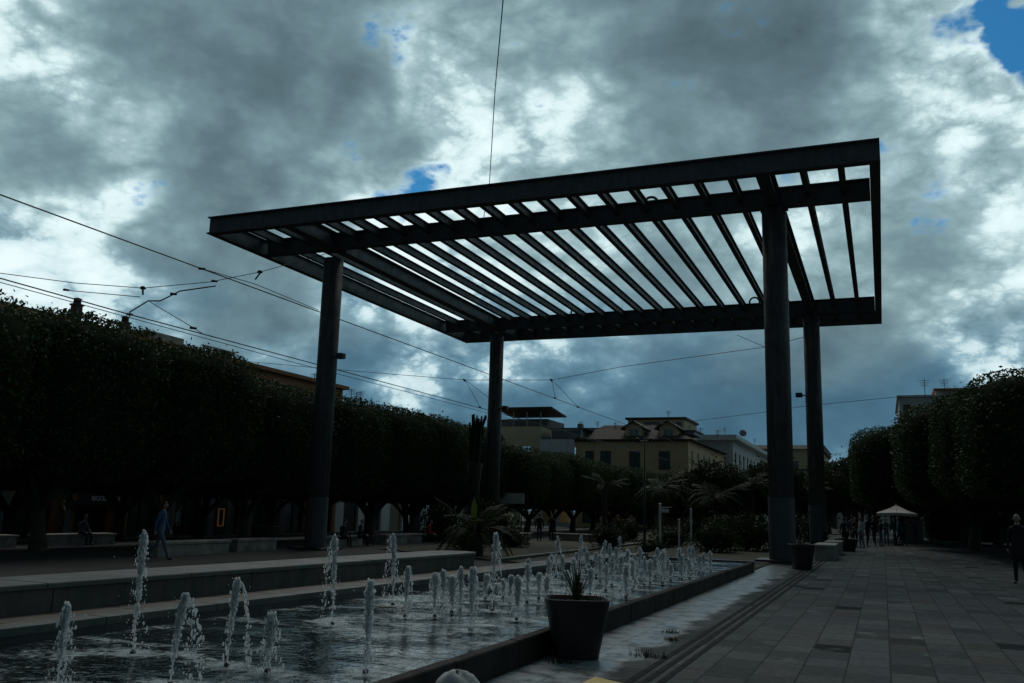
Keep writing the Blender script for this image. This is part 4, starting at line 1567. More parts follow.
# --- farther roof beyond the white house
fb = empty('far_building', (-22, 215, -0.6))
tag(fb, 'distant building with reddish roof edge left of the nearest right column', 'building')
b = MB()
f5 = Wall((-36, 205, -.6), (1, 0, 0), (0, -1, 0))
f5.surface(b, 24, 16.6, [(2 + 4 * k, 11.5, 3.5 + 4 * k, 14) for k in range(5)])
b.add([(-12, 205, -.6), (-12, 240, -.6), (-12, 240, 16.0), (-12, 205, 16.0)], [(0, 1, 2, 3)])
sub(b.build('wall', M['cream'], recalc=False), fb)
for k in range(5):
    f5.window(fb, (2 + 4 * k, 11.5, 3.5 + 4 * k, 14), 'plain')
b = MB()
b.prism([(203.8, 16.0), (212, 17.4), (240, 17.4), (240, 16.0)], -36.5, -11.5, axis='x')
sub(b.build('roof', M['rooftile']), fb)

# --- long brown building behind the left trees, shops on its ground floor
lb = empty('brown_building', (-50, 55, -1.0))
tag(lb, 'long brown red building with shops behind the left row of trees', 'building')
LW = Wall((-46.0, 10.0, -1.0), (0, 1, 0), (1, 0, 0))
b = MB()
shop = []
u = 2.0
while u < 58:
    shop.append((u, 0.05, u + 2.6, 3.6))
    u += 4.3
upper = [(3.0 + 4.3 * k, 6.2, 4.2 + 4.3 * k, 8.8) for k in range(13)]
LW.surface(b, 61, 13.0, shop + upper, 0.35)
LW.slab(b, 0, 4.4, 61, 4.75, .002, .35)
sub(b.build('wall', M['brownplaster'], recalc=False), lb)
for k, a in enumerate(shop):                         # pale pilasters between the shops
    b = MB()
    LW.slab(b, a[0] - 1.1, 0.0, a[0] - .45, 4.38, .003, .22)
    sub(b.build('pilaster', M['greyplaster']), lb)
for a in upper:
    LW.window(lb, a, 'shutters')
mats_ = ['shade', 'glass', 'shade', 'litwarm', 'shade', 'glass', 'shade']
for k, a in enumerate(shop):
    b = MB()
    b.add([LW.p(a[0], a[1], -.3), LW.p(a[2], a[1], -.3), LW.p(a[2], a[3], -.3), LW.p(a[0], a[3], -.3)], [(0, 1, 2, 3)])
    o = b.build('shop_front', M[mats_[k % 7]], recalc=False)
    sub(o, lb)
    b = MB()
    for uu in (a[0], (a[0] + a[2]) / 2 - .04, a[2] - .08):
        LW.slab(b, uu, a[1], uu + .08, a[3], -.28, -.2)
    LW.slab(b, a[0], a[3] - .5, a[2], a[3] - .42, -.285, -.2)
    f_ = b.build('shop_frame', M['darktrim'])
    f_.parent = o
b = MB()
LW.slab(b, -0.3, 13.0, 61.3, 13.3, -10, .5)
sub(b.build('roof_edge', M['brownplaster']), lb)
b = MB()
b.box(-56, 46.6, 12.31, -46.2, 50.2, 12.95)
b.box(-56, 50.25, 12.31, -47.0, 52, 12.62)
sub(b.build('roof_room', M['stone']), lb)
b = MB()
for k in range(9):
    y = 52.4 + .38 * k
    b.box(-46.4, y, 12.31, -46.28, y + .12, 12.85)
b.box(-46.42, 52.3, 12.85, -46.26, 55.7, 12.95)
sub(b.build('roof_railing', M['stone']), lb)
for (x, y, z) in ((-46.6, 41.0, 13.7), (-46.6, 45.0, 13.35)):
    b = MB()
    b.bbox(x - .26, y - .26, 12.25, x + .26, y + .26, z - .3, .03)
    b.bbox(x - .32, y - .32, z - .295, x + .32, y + .32, z - .18, .03)
    ch = b.build('chimney', M['concrete'])
    sub(ch, lb)
    b = MB()
    b.lathe([(.24, z - .178), (.22, z + .1), (.30, z + .14), (.1, z + .22)], (x, y, 0), 14)
    o = b.build('chimney_pot', M['rooftile'], smooth=True)
    o.parent = ch
for (x, y, h) in ((-46.8, 69.3, .9), (-46.8, 70.2, .8), (-46.8, 67.5, .8)):
    antenna(lb, x, y, 12.3, h)

# --- lower house continuing the left side
lh = empty('low_house', (-50, 90, -1.0))
tag(lh, 'lower grey house with antennas behind left trees past the brown building', 'house')
LH = Wall((-46.4, 71.5, -1.0), (0, 1, 0), (1, 0, 0))
b = MB()
sh2 = [(1.5 + 4.3 * k, .05, 4.1 + 4.3 * k, 3.6) for k in range(9)]
up2 = [(2.2 + 4.3 * k, 6.0, 3.4 + 4.3 * k, 8.4) for k in range(9)]
LH.surface(b, 41, 10.3, sh2 + up2, .3)
b.add([(-46.4, 71.5, -1), (-57, 71.5, -1), (-57, 71.5, 9.3), (-46.4, 71.5, 9.3)], [(0, 1, 2, 3)])
sub(b.build('wall', M['paleplaster'], recalc=False), lh)
for a in up2:
    LH.window(lh, a, 'shutters')
for k, a in enumerate(sh2):
    b = MB()
    b.add([LH.p(a[0], a[1], -.25), LH.p(a[2], a[1], -.25), LH.p(a[2], a[3], -.25), LH.p(a[0], a[3], -.25)], [(0, 1, 2, 3)])
    sub(b.build('shop_front', M[['shade', 'glass', 'litwarm', 'shade'][k % 4]], recalc=False), lh)
b = MB()
b.box(-57, 71.2, 9.302, -46.0, 112.7, 9.55)
b.box(-56, 75.0, 9.552, -47.5, 79.5, 11.2)
sub(b.build('roof', M['roofgrey']), lh)
for (x, y, h) in ((-48, 75.6, 1.6), (-48, 76.6, 1.4), (-48.5, 78.2, 1.7), (-48, 86, 2.6), (-48, 97, 2.4)):
    antenna(lh, x, y, 11.2 if y < 80 else 9.5, h)

# --- block of flats behind the right trees
rb = empty('grey_building', (4, 100, 0))
tag(rb, 'grey block of flats rising behind the right hand ficus trees', 'building')
b = MB()
f6 = Wall((1.9, 95, 0), (1, 0, 0), (0, -1, 0))
h6 = [(.35, 9.4, 1.0, 12.6), (.35, 5.6, 1.0, 8.6), (2.6, 9.4, 4.4, 10.6)]
f6.surface(b, 3.3, 13.3, [h6[0], h6[1]])
b.add([(1.9, 95, 0), (1.9, 110, 0), (1.9, 110, 13.3), (1.9, 95, 13.3)], [(3, 2, 1, 0)])
b.box(5.2, 95.4, 0, 17.5, 110, 13.9)
b.box(1.7, 94.7, 13.302, 5.19, 110, 13.48)
sub(b.build('wall', M['paleplaster'], recalc=False), rb)
b = MB()
b.box(5.0, 95.0, 13.902, 17.8, 110.2, 14.12)
b.box(5.3, 95.25, 9.2, 7.0, 95.395, 12.9)
sub(b.build('roof_edge', M['brownplaster']), rb)
for a in h6[:2]:
    f6.window(rb, a, 'plain')
antenna(rb, 4.4, 99, 13.5, 2.1)
antenna(rb, 6.2, 99, 14.1, 1.5)

# --- row of houses closing the right side behind the trees, and the far end of the avenue
for i, (x, y, w, h, mt, lab) in enumerate([(17.5, 88, 14, 9.0, 'shade', 'dark house front under the right hand trees at the photo edge'),
                                           (-3.6, 165, 20, 9.5, 'paleplaster', 'pale house closing the far end of the avenue')]):
    t = empty('house', (x, y, 0))
    tag(t, lab, 'house')
    wl = Wall((x - w / 2, y, 0), (1, 0, 0), (0, -1, 0))
    n_ = int(w / 3.5)
    dh = [(1 + 3.4 * k, 0.02, 2.9 + 3.4 * k, 3.0) for k in range(n_)]
    wh = [(1.3 + 3.4 * k, 5.0, 2.5 + 3.4 * k, 7.2) for k in range(n_)]
    b = MB()
    wl.surface(b, w, h, dh + wh)
    for xx in (x - w / 2, x + w / 2):
        b.add([(xx, y, 0), (xx, y + 9, 0), (xx, y + 9, h), (xx, y, h)], [(0, 1, 2, 3)])
    sub(b.build('wall', M[mt], recalc=False), t)
    b = MB()
    b.box(x - w / 2 - .3, y - .4, h + .002, x + w / 2 + .3, y + 9.2, h + .25)
    sub(b.build('roof', M['rooftile']), t)
    for a in wh:
        wl.window(t, a, 'shutters')
    for a in dh:
        b = MB()
        b.add([wl.p(a[0], a[1], -.2), wl.p(a[2], a[1], -.2), wl.p(a[2], a[3], -.2), wl.p(a[0], a[3], -.2)], [(0, 1, 2, 3)])
        sub(b.build('door', M['shade'], recalc=False), t)

# --- shop signs and lights under the left trees
def text_mesh(name, txt, size, mt, loc, rot, parent=None, ext=0.02):
    cu = bpy.data.curves.new(name, 'FONT')
    cu.body = txt
    cu.size = size
    cu.extrude = ext
    cu.align_x = 'CENTER'
    cu.align_y = 'CENTER'
    o = bpy.data.objects.new('tmp_text', cu)
    COL.objects.link(o)
    bpy.context.view_layer.update()
    me = bpy.data.meshes.new_from_object(o.evaluated_get(bpy.context.evaluated_depsgraph_get()))
    bpy.data.objects.remove(o)
    me.materials.clear()
    me.materials.append(mt)
    r = bpy.data.objects.new(name, me)
    COL.objects.link(r)
    r.location = loc
    r.rotation_euler = rot
    if parent:
        sub(r, parent)
    return r


sg = empty('shop_sign', (-45.6, 43.9, 1.45))
tag(sg, 'dark shop sign with pale lettering and small orange emblem under the left trees', 'sign')
b = MB()
b.box(-45.66, 41.2, 1.10, -45.56, 46.4, 1.85)
sub(b.build('sign_board', M['shade']), sg)
text_mesh('lettering', 'BIGODDFFUNS', 0.40, M['litwhite'], (-45.54, 44.2, 1.47), (R(90), 0, R(90)), sg)
b = MB()
b.lathe([(.2, 0), (.2, .03)], (0, 0, 0), 20)
o = sub(b.build('emblem', M['orange']), sg)
o.location = (0.07, -2.35, 0.05)
o.rotation_euler = (0, R(90), 0)
o.matrix_parent_inverse = Matrix()

wl_ = empty('lit_doorway', (-45.6, 55.3, -1.0))
tag(wl_, 'doorway outlined in glowing orange light under the left trees', 'lit doorway')
b = MB()
for (y0, z0, y1, z1) in ((54.9, -.3, 54.96, 1.0), (55.5, -.3, 55.56, 1.0), (54.96, .94, 55.5, 1.0), (54.96, -.3, 55.5, -.24)):
    b.box(-45.75, y0, z0, -45.68, y1, z1)
sub(b.build('light_frame', M['lit']), wl_)
b = MB()
b.box(-45.98, 54.5, -1, -45.8, 56.0, 1.7)
sub(b.build('door_panel', M['shade']), wl_)

bd = empty('kiosk_sign', (-24.4, 60.0, -0.36))
tag(bd, 'pale weathered rectangular sign board right of the far left column', 'sign')
b = MB()
b.bbox(-25.4, 59.95, 1.95, -23.4, 60.05, 2.68, .02)
sub(b.build('sign_board', M['paleplaster']), bd)
b = MB()
for x in (-25.2, -23.6):
    b.tube([(x, 60.1, -.36), (x, 60.1, 2.5)], .04, 6)
sub(b.build('sign_post', M['iron']), bd)

# ------------------------------------------------------------------ fountain jets
FOAM = bpy.data.materials.new('foam_film')
FOAM.use_nodes = True
_g = NB(FOAM.node_tree)
_b = FOAM.node_tree.nodes['Principled BSDF']
_b.inputs['Base Color'].default_value = (0.55, 0.63, 0.63, 1)
_b.inputs['Roughness'].default_value = 0.35
_co = _g.n('ShaderNodeTexCoord').outputs['Object']
_n = _g.noise(_co, 7.0, 8, 0.7, 0.5)
_r = _g.vmath('LENGTH', _co, out=1)
_a = _g.math('SUBTRACT', _n, _g.math('MULTIPLY', _r, 1.0))
_g.link(_g.maprange(_a, 0.18, 0.5, 0.0, 0.75, smooth=True), _b.inputs['Alpha'])

# x, y, height, share of foam, lean, description
JETS = [(-5.18, 4.76, .56, .5, 'short thin', 0.4), (-5.81, 6.07, 1.00, .55, 'tallest', -.2), (-4.60, 5.18, .62, .6, 'arching', .9), (-4.78, 5.99, .67, .5, 'leaning', 1.0), (-4.36, 5.94, .44, .9, 'stubby foamy', .1),
        (-5.48, 8.53, .94, .5, 'tall thin', -.4), (-5.92, 10.61, .90, .6, 'tall', -.5), (-3.72, 6.30, .69, .8, 'thick foamy', 0), (-5.18, 9.59, .57, .7, 'short', .3), (-4.92, 10.53, .53, .8, 'slim foamy', -.1),
        (-4.05, 8.94, .65, 1.0, 'broad foamy', .2), (-4.59, 10.77, .96, .7, 'tall pointed', .3), (-5.17, 12.51, .25, .9, 'tiny', 0), (-3.99, 10.1, .50, .9, 'short foamy', 0), (-4.58, 11.95, .52, .7, 'slender', .1),
        (-4.64, 12.58, .37, 1.0, 'low bubbling', 0), (-5.85, 16.77, .76, .6, 'tall', .4), (-5.73, 17.9, .77, .6, 'tall', .2), (-5.52, 17.07, .46, .8, 'short', -.3), (-4.21, 13.67, .40, 1.0, 'low bubbling', .2),
        (-5.61, 19.15, .64, .6, 'curved', .7), (-5.90, 21.56, .69, .6, 'tall', -.1), (-4.10, 15.04, .55, .9, 'foamy', 0), (-4.39, 17.48, .60, .7, 'slender', .1), (-3.70, 13.94, .70, .6, 'tall slim', 0),
        (-4.51, 19.45, .53, .7, 'thin', .2), (-4.15, 18.35, .46, .8, 'short', 0), (-3.78, 16.73, .60, .8, 'bent', .4), (-3.80, 17.52, .32, 1.0, 'tiny', 0), (-3.78, 18.17, .59, .7, 'curving', .5),
        (-4.14, 21.48, .53, .7, 'thin', 0), (-3.74, 19.01, .59, .7, 'slim', .1), (-3.72, 20.52, .42, .7, 'short', .1),
        (-6.11, 19.47, 0.48, 0.8, 'slim', -0.1), (-4.45, 15.73, 0.52, 1.0, 'small foamy', 0.1), (-3.94, 15.17, 0.50, 1.0, 'short frothy', 0.1), (-3.99, 16.65, 0.42, 0.8, 'small white', 0.1), (-4.06, 18.44, 0.36, 1.0, 'small white', 0.2), (-3.82, 20.51, 0.37, 0.8, 'slim', 0.2), (-4.45, 12.37, 0.35, 1.0, 'small foamy', 0.2), (-4.51, 13.41, 0.36, 0.7, 'slim', 0.3), (-4.72, 11.68, 0.38, 0.7, 'short frothy', 0.3), (-5.30, 17.60, 0.47, 0.9, 'small white', 0.1), (-5.88, 20.61, 0.53, 1.0, 'small white', -0.0), (-5.09, 19.26, 0.45, 1.0, 'slim', 0.4), (-4.90, 9.79, 0.50, 0.7, 'small foamy', -0.3), (-5.46, 15.36, 0.49, 0.8, 'short frothy', 0.5), (-3.45, 13.51, 0.50, 1.0, 'short frothy', -0.0),
        (-5.40, 11.00, 0.45, 0.9, 'small white', 0.0), (-4.91, 10.27, 0.45, 1.0, 'slim', -0.2), (-5.26, 12.08, 0.35, 1.0, 'small white', 0.2), (-5.35, 13.98, 0.48, 0.8, 'small foamy', 0.0), (-5.21, 14.56, 0.46, 0.8, 'small foamy', 0.1), (-5.75, 16.85, 0.42, 1.0, 'small foamy', 0.1), (-4.75, 14.48, 0.49, 0.9, 'small white', 0.2), (-5.89, 18.87, 0.42, 1.0, 'slim', 0.2), (-4.87, 16.44, 0.48, 1.0, 'small foamy', -0.3), (-4.20, 14.50, 0.44, 0.8, 'slim', 0.1), (-5.76, 20.72, 0.46, 0.9, 'short frothy', -0.0), (-4.48, 17.39, 0.46, 0.8, 'slim', 0.2), (-3.97, 16.13, 0.49, 0.9, 'small foamy', 0.2), (-4.33, 18.51, 0.42, 0.9, 'short frothy', -0.0), (-4.53, 20.22, 0.48, 1.0, 'small foamy', 0.2), (-3.71, 18.10, 0.47, 0.9, 'slim', 0.1), (-3.98, 20.35, 0.46, 0.8, 'small foamy', 0.1), (-3.66, 21.08, 0.45, 0.8, 'small white', -0.3), (-3.44, 18.35, 0.39, 0.9, 'small white', -0.3), (-3.66, 13.72, 0.42, 0.8, 'small foamy', -0.2)]


def jet(x, y, h, foam, label, lean, seed):
    q = random.Random(seed)
    t = empty('water_jet', (x, y, WATER_Z))
    tag(t, label, 'fountain jet', 'jets of the long fountain')
    near = y < 12.6
    la = q.uniform(-.5, .5)
    lx, ly = lean * .09 * h * math.cos(la), lean * .09 * h * math.sin(la)

    def axis(s):
        return Vector((lx * s ** 1.6, ly * s ** 1.6, h * s))
    b = MB()
    pts, rad = [], []
    n = 26 if near else 14
    for i in range(n + 1):
        s = i / n
        p = axis(s * .98)
        w = max(0.0, s - .35) * .028
        pts.append(p + Vector((q.gauss(0, w * .5), q.gauss(0, w * .5), 0)))
        rad.append(.0065 + .009 * max(0, s - .2) * foam * (0.5 + q.random()) if s < .93 else .007)
    b.tube(pts, rad, 7)
    b.build('stream', M['clear'], t, smooth=True)
    b = MB()
    nb = int((480 if near else 160) * (.5 + foam) * (h / .6) ** .5)
    for i in range(nb):                                   # aerated head, breaking into lumps
        s = 1 - abs(q.gauss(0, .25 + .14 * foam))
        if s < .12:
            continue
        p = axis(s)
        w = (.013 + .027 * foam) * (.5 + .7 * s) * (1.0 if s < .92 else max(.1, (1.08 - s) * 6))
        w *= 1 + .35 * math.sin(s * 17 + seed) * math.sin(s * 41 + 2 * seed)
        a = q.uniform(0, 6.283)
        rr = w * q.random() ** .55
        r = q.choice((.0035, .0045, .006, .008, .011)) * (1.0 if near else 1.5)
        b.blob((p.x + rr * math.cos(a), p.y + rr * math.sin(a), p.z + q.uniform(-.015, .015)), r, sz=q.uniform(.9, 2.2))
    top = axis(1.0)
    for k in range(8 if near else 4):                     # water falling back in broken strings
        a = la + q.uniform(-.9, .9) + (math.pi if q.random() < .3 else 0) + (0 if lean >= 0 else math.pi)
        reach = q.uniform(.03, .10) + .09 * abs(lean)
        m = int((52 if near else 18) * q.uniform(.6, 1.1))
        for i in range(m):
            s = (i + q.random()) / m
            z = h * (1 - .02 - s ** 1.5 * .98)
            rr = reach * (s ** .5)
            j = .005 + .012 * s
            if q.random() < .15 or math.sin(s * 23 + k * 2 + seed) < -.6:
                continue
            b.blob((top.x + rr * math.cos(a) + q.gauss(0, j), top.y + rr * math.sin(a) + q.gauss(0, j), max(z, .01)), q.choice((.0025, .0035, .0045, .006, .009)) * (1 if near else 1.6), sz=q.uniform(1.2, 3.2))
    for i in range(60 if near else 16):                   # splash at the foot
        a, rr = q.uniform(0, 6.283), abs(q.gauss(0, .13))
        b.blob((lx * .5 + rr * math.cos(a), ly * .5 + rr * math.sin(a), abs(q.gauss(0, .025)) + .004), q.choice((.002, .003, .005, .008)) * (1 if near else 1.3), sz=.9)
    for i in range(50 if near else 10):                   # loose spray
        a, rr = q.uniform(0, 6.283), abs(q.gauss(0, .09))
        b.blob((top.x * .7 + rr * math.cos(a), top.y * .7 + rr * math.sin(a), h * q.uniform(.15, 1.02)), q.choice((.0015, .002, .003, .004)) * (1 if near else 1.4), sz=1.3)
    b.build('droplets', M['spray'], t, smooth=True, recalc=False)['kind'] = 'stuff'
    b = MB()
    nn = 28
    rF = (.30 + .25 * foam) * (.5 + h)
    b.add([(0, 0, .014)] + [(rF * (1 + .25 * math.sin(3 * a + seed)) * math.cos(a), rF * (1 + .25 * math.sin(2 * a + seed * 2)) * math.sin(a), .014) for a in [6.283 * i / nn for i in range(nn)]],
          [(0, i + 1, (i + 1) % nn + 1) for i in range(nn)])
    b.build('foam', FOAM, t, recalc=False)
    b = MB()
    b.lathe([(.02, -.4), (.02, .0), (.026, .004), (.026, .03), (.012, .045)], n=12)
    b.build('nozzle', M['iron'], t)
    if near and seed % 7 == 4:
        b = MB()
        b.bbox(-.24, -.24, -.03, .24, .24, .006, .004)
        o = b.build('cover_plate', M['rust'], t)
        o.rotation_euler.z = 0.1
        b = MB()
        b.bbox(-.215, -.215, .0062, .215, .215, .009, .001)
        o2 = b.build('plate_top', M['blackwet'])
        o2.parent = o
    return t


def screen_key(j):
    p = Vector((j[0], j[1], WATER_Z + j[2])) - Vector(cam.matrix_world.translation)
    return p.dot(Vector(CAM_R)) / p.dot(Vector(CAM_F))


for i, j in enumerate(sorted(JETS, key=screen_key)):
    x, y, h, fo, adj, ln = j
    x, y, h = min(x * 1.055, -3.80), y * 1.055, h * 1.055
    lab = '%s water jet, %s from the left of all the fountain jets' % (adj, ORD[i] if i else 'the first')
    if i == len(JETS) - 1:
        lab = '%s water jet at the far right corner of the fountain' % adj
    jet(x, y, h, fo, lab, ln, 200 + i)

# ------------------------------------------------------------------ overhead tram wires
def wire(pts, r, lab, name='overhead_wire', group='overhead tram wires', sag=0.0):
    out = []
    for i in range(len(pts) - 1):
        a, c = Vector(pts[i]), Vector(pts[i + 1])
        n = 8 if sag else 1
        for k in range(n):
            t = k / n
            out.append(a.lerp(c, t) - Vector((0, 0, sag * 4 * t * (1 - t))))
    out.append(Vector(pts[-1]))
    b = MB()
    b.tube(out, r, 5)
    return tag(b.build(name, M['wire'], smooth=True), lab, 'wire', group)


w_a = wire([(-23.8, -6, 10.3), (-23.8, 26.3, 10.3), (-23.8, 81.4, 10.3), (-23.8, 130, 10.4)], .024, 'upper single tram wire running from upper left down to the far buildings')
wire([(-24.1, -6, 8.07), (-24.1, 23.5, 7.89), (-24.1, 53.5, 8.0), (-24.1, 110, 8.0)], .022, 'lower tram wire just above the left trees, upper strand of the pair')
wire([(-24.1, -6, 7.90), (-24.1, 18.4, 7.80), (-24.1, 32.8, 7.74), (-24.1, 53.5, 7.80), (-24.1, 110, 7.9)], .014, 'lower tram wire just above the left trees, thin lower strand of the pair')
span = empty('span_wire', (-27.2, 27.0, 9.9))
tag(span, 'cross span wire with insulators and tie rods between left edge and pergola', 'wire', 'overhead tram wires')
b = MB()
b.tube([(-45.9, 15.2, 11.4), (-31.55, 24.0, 10.07), (-29.23, 25.5, 9.88), (-27.21, 27.0, 9.9), (-26.05, 29.5, 10.69), (-25.09, 31.5, 11.57), (-23.05, 33.4, 12.75)], .016, 5)
sub(b.build('span_cable', M['wire'], smooth=True), span)
for c, d in (((-27.21, 27.0, 9.9), (-27.17, 27.0, 9.62)), ((-25.09, 31.5, 11.57), (-24.9, 31.0, 11.1))):
    b = MB()
    b.tube([(c[0], c[1], c[2] + .08), (c[0], c[1], c[2] + .02), (c[0], c[1], c[2] - .03), (c[0], c[1], c[2] - .06), d], [.05, .12, .12, .04, .035], 8)
    sub(b.build('insulator', M['iron'], smooth=True), span)
for i, pts in enumerate([[(-27.75, 27.0, 8.75), (-27.75, 27, 8.95), (-26.87, 27.0, 9.35), (-26.25, 27.0, 9.31), (-25.29, 27.0, 9.65), (-24.6, 28.2, 10.1)], [(-31.59, 27.0, 10.11), (-27.31, 27.0, 9.54)], [(-26.76, 27.0, 9.3), (-24.52, 27.0, 8.17), (-24.1, 27.2, 7.9)],
                         [(-23.85, 26.5, 10.32), (-24.1, 30.0, 10.59), (-23.63, 34.0, 10.3)]]):
    b = MB()
    b.tube(pts, .03 if i == 0 else .016, 6)
    sub(b.build('tie_rod', M['wire'], smooth=True), span)
for c in ((-23.85, 26.5, 10.32), (-24.45, 27.0, 8.12), (-31.4, 27.0, 10.1), (-25.6, 27, 9.55), (-25.9, 29.6, 10.74), (-27.75, 27, 8.85)):
    b = MB()
    b.tube([(c[0] - .14, c[1], c[2] + .02), (c[0] + .14, c[1], c[2] - .02)], [.055, .045], 7)
    sub(b.build('clamp', M['iron'], smooth=True), span)
sp2 = empty('span_wire', (-20, 56, 10))
tag(sp2, 'long span wire with hangers seen below the pergola roof', 'wire', 'overhead tram wires')
b = MB()
b.tube([(-45.9, 56, 12.3), (-36.48, 56.0, 11.27), (-26.45, 56.0, 10.26), (-20.06, 56.0, 10.09), (-15.4, 56.0, 10.81), (-6.27, 56.0, 11.75), (-3.33, 54.0, 12.0), (-3.33, 53.1, 12.1)], .018, 5)
b.tube([(-7.94, 56.0, 12.58), (-6.27, 56.0, 11.75)], .016, 5)
sub(b.build('span_cable', M['wire'], smooth=True), sp2)
for a, c in (((-26.45, 56, 10.26), (-25.24, 56, 8.36)), ((-26.45, 56, 10.26), (-24.36, 56, 8.83)), ((-20.06, 56, 10.09), (-19.82, 56, 8.88)), ((-20.06, 56, 10.09), (-18.21, 56, 8.25))):
    b = MB()
    b.tube([a, c], .016, 5)
    b.tube([(a[0] - .12, a[1], a[2] + .08), (a[0], a[1], a[2] - .06)], [.05, .09], 6)
    b.tube([(c[0] - .08, c[1], c[2]), (c[0] + .08, c[1], c[2])], .05, 6)
    sub(b.build('hanger', M['wire'], smooth=True), sp2)
wire([(-30, 90, 9.9), (-22.61, 90.0, 10.24), (-17.11, 90.0, 10.7), (-10.13, 90.0, 11.51), (-6.5, 90.0, 12.03), (2, 91, 12.9), (2.5, 94.9, 12.9)], .022, 'farthest span wire behind the two right pergola columns')
wire([(-15.36, 33.75, 13.76), (-14.01, 31.0, 14.39), (-10.68, 24.0, 15.4), (-7.88, 18.0, 16.1)][:1] + [(-13.9, 31.0, 14.25), (-10.68, 24.0, 14.45), (-7.88, 18.0, 13.52), (-6.09, 14.0, 12.09), (-3.0, 5, 9.0), (-1.0, -6, 6.0)], .016,
     'thin dark cable dropping from the top edge of photo to the pergola', 'roof_cable', 'cables on the pergola')

# ------------------------------------------------------------------ posts and lamps
t = empty('lamp_post', (-13.1, 53.3, -0.34))
tag(t, 'slim dark pole with short crossbar at its top before the tan building', 'lamp post')
b = MB()
b.tube([(-13.1, 53.3, -.4), (-13.1, 53.3, .6), (-13.1, 53.3, 6.1)], [.09, .07, .05], 10)
sub(b.build('pole', M['iron'], smooth=True), t)
b = MB()
b.tube([(-13.6, 53.3, 5.78), (-12.65, 53.3, 5.78)], .045, 6)
sub(b.build('crossbar', M['iron'], smooth=True), t)
for x in (-13.55, -12.72):
    b = MB()
    b.lathe([(.03, 5.83), (.12, 5.86), (.13, 5.92), (.05, 6.02)], (x, 53.3, 0), 12)
    sub(b.build('lamp_head', M['iron'], smooth=True), t)
for (x, y, zt, lab) in ((-10.51, 46.0, 2.02, 'white post carrying a pale lamp arm among the garden shrubs'), (-8.94, 46.0, 1.80, 'plain thin white post left of the palms'), (-9.75, 47.0, 1.25, 'shortest white post between the other two')):
    t = empty('white_post', (x, y, -.34))
    tag(t, lab, 'post', 'white posts in the garden')
    b = MB()
    r = .065 if zt > 2.01 else .05
    b.tube([(x, y, -.4), (x, y, zt)], r, 10)
    b.lathe([(r * 1.25, zt), (r * 1.25, zt + .04), (r * .5, zt + .07)], (x, y, 0), 10)
    sub(b.build('post', M['white_paint'], smooth=False), t)
    if zt > 2.01:
        b = MB()
        b.bbox(x + .07, y - .1, zt - .40, x + .42, y + .1, zt - .22, .03)
        b.tube([(x, y, zt - .15), (x + .6, y, zt - .13)], .018, 6)
        sub(b.build('lamp_arm', M['canvas']), t)

# ------------------------------------------------------------------ stone benches
def bench(x0, y0, x1, y1, z, h, lab, mt='stone'):
    t = empty('stone_bench', ((x0 + x1) / 2, (y0 + y1) / 2, z))
    tag(t, lab, 'bench', 'stone benches')
    b = MB()
    b.bbox(x0 + .05, y0 + .05, z - .02, x1 - .05, y1 - .05, z + h - .10, .02)
    sub(b.build('base', M[mt]), t)
    b = MB()
    b.bbox(x0, y0, z + h - .097, x1, y1, z + h, .02)
    sub(b.build('seat', M[mt]), t)


bench(-2.55, 36.9, -1.75, 40.4, 0, .58, 'rough pale stone bench block just behind the nearest right column')
bench(-2.45, 42.2, -1.75, 45.4, 0, .58, 'pale stone bench block next to the far right column')
bench(-23.7, 24.6, -22.9, 28.4, -.36, .5, 'pale stone bench behind the walking person in blue')
bench(-24.2, 29.4, -23.4, 32.0, -.36, .48, 'stone bench just left of the dark pot at the left column')
bench(-24.2, 35.2, -23.4, 38.8, -.36, .48, 'stone bench just right of the nearest left column')
bench(-24.0, 40.6, -23.2, 44.6, -.36, .5, 'stone bench left of the squat palm')
bench(-31.2, 21.5, -30.4, 25.4, -.36, .45, 'stone bench between trunks at the far left edge')
bench(-31.2, 26.4, -30.4, 30.2, -.36, .45, 'stone bench under the trees below the shop sign')
bench(-22.0, 52.0, -21.2, 56.0, -.36, .45, 'stone bench right of the lopped palm')
bench(-19.8, 55.4, -16.2, 56.2, -.36, .5, 'stone bench behind the middle jets with dark figure before it')
kb = MB()
for i in range(12):
    y = 31.0 + i * 1.9
    kb.bbox(-13.2 - .05 * i, y, -.4, -13.0 - .05 * i, y + 1.88, -.2, .012)
tag(kb.build('garden_kerb', M['ledge']), 'thin pale kerb line round the turf behind the fountain', 'kerb')

# ------------------------------------------------------------------ market umbrella and booth under the right trees
t = empty('market_umbrella', (0.79, 64.1, 0))
tag(t, 'square off white market umbrella beyond the walkway', 'umbrella')
b = MB()
cx, cy = .79, 64.1
rim = []
hw = 1.2
for (sx, sy) in ((-1, -1), (0, -1), (1, -1), (1, 0), (1, 1), (0, 1), (-1, 1), (-1, 0)):
    rim.append((cx + sx * hw * (1 if sx and sy else .96), cy + sy * hw * (1 if sx and sy else .96), 1.98 + (0.0 if sx and sy else .05)))
vs = [(cx, cy, 2.52)] + [((cx + p[0]) / 2, (cy + p[1]) / 2, 2.21) for p in rim] + rim + [(p[0], p[1], p[2] - .16) for p in rim]
fs = [(0, 1 + i, 1 + (i + 1) % 8) for i in range(8)] + [(1 + i, 9 + i, 9 + (i + 1) % 8, 1 + (i + 1) % 8) for i in range(8)] + [(9 + i, 17 + i, 17 + (i + 1) % 8, 9 + (i + 1) % 8) for i in range(8)]
b.add(vs, fs)
sub(b.build('canopy', M['canvas'], recalc=False), t)
b = MB()
b.tube([(cx, cy, 0), (cx, cy, 2.62)], .035, 8)
sub(b.build('pole', M['white_paint']), t)
b = MB()
b.bbox(cx - .35, cy - .35, 0, cx + .35, cy + .35, .09, .02)
sub(b.build('base', M['concrete']), t)
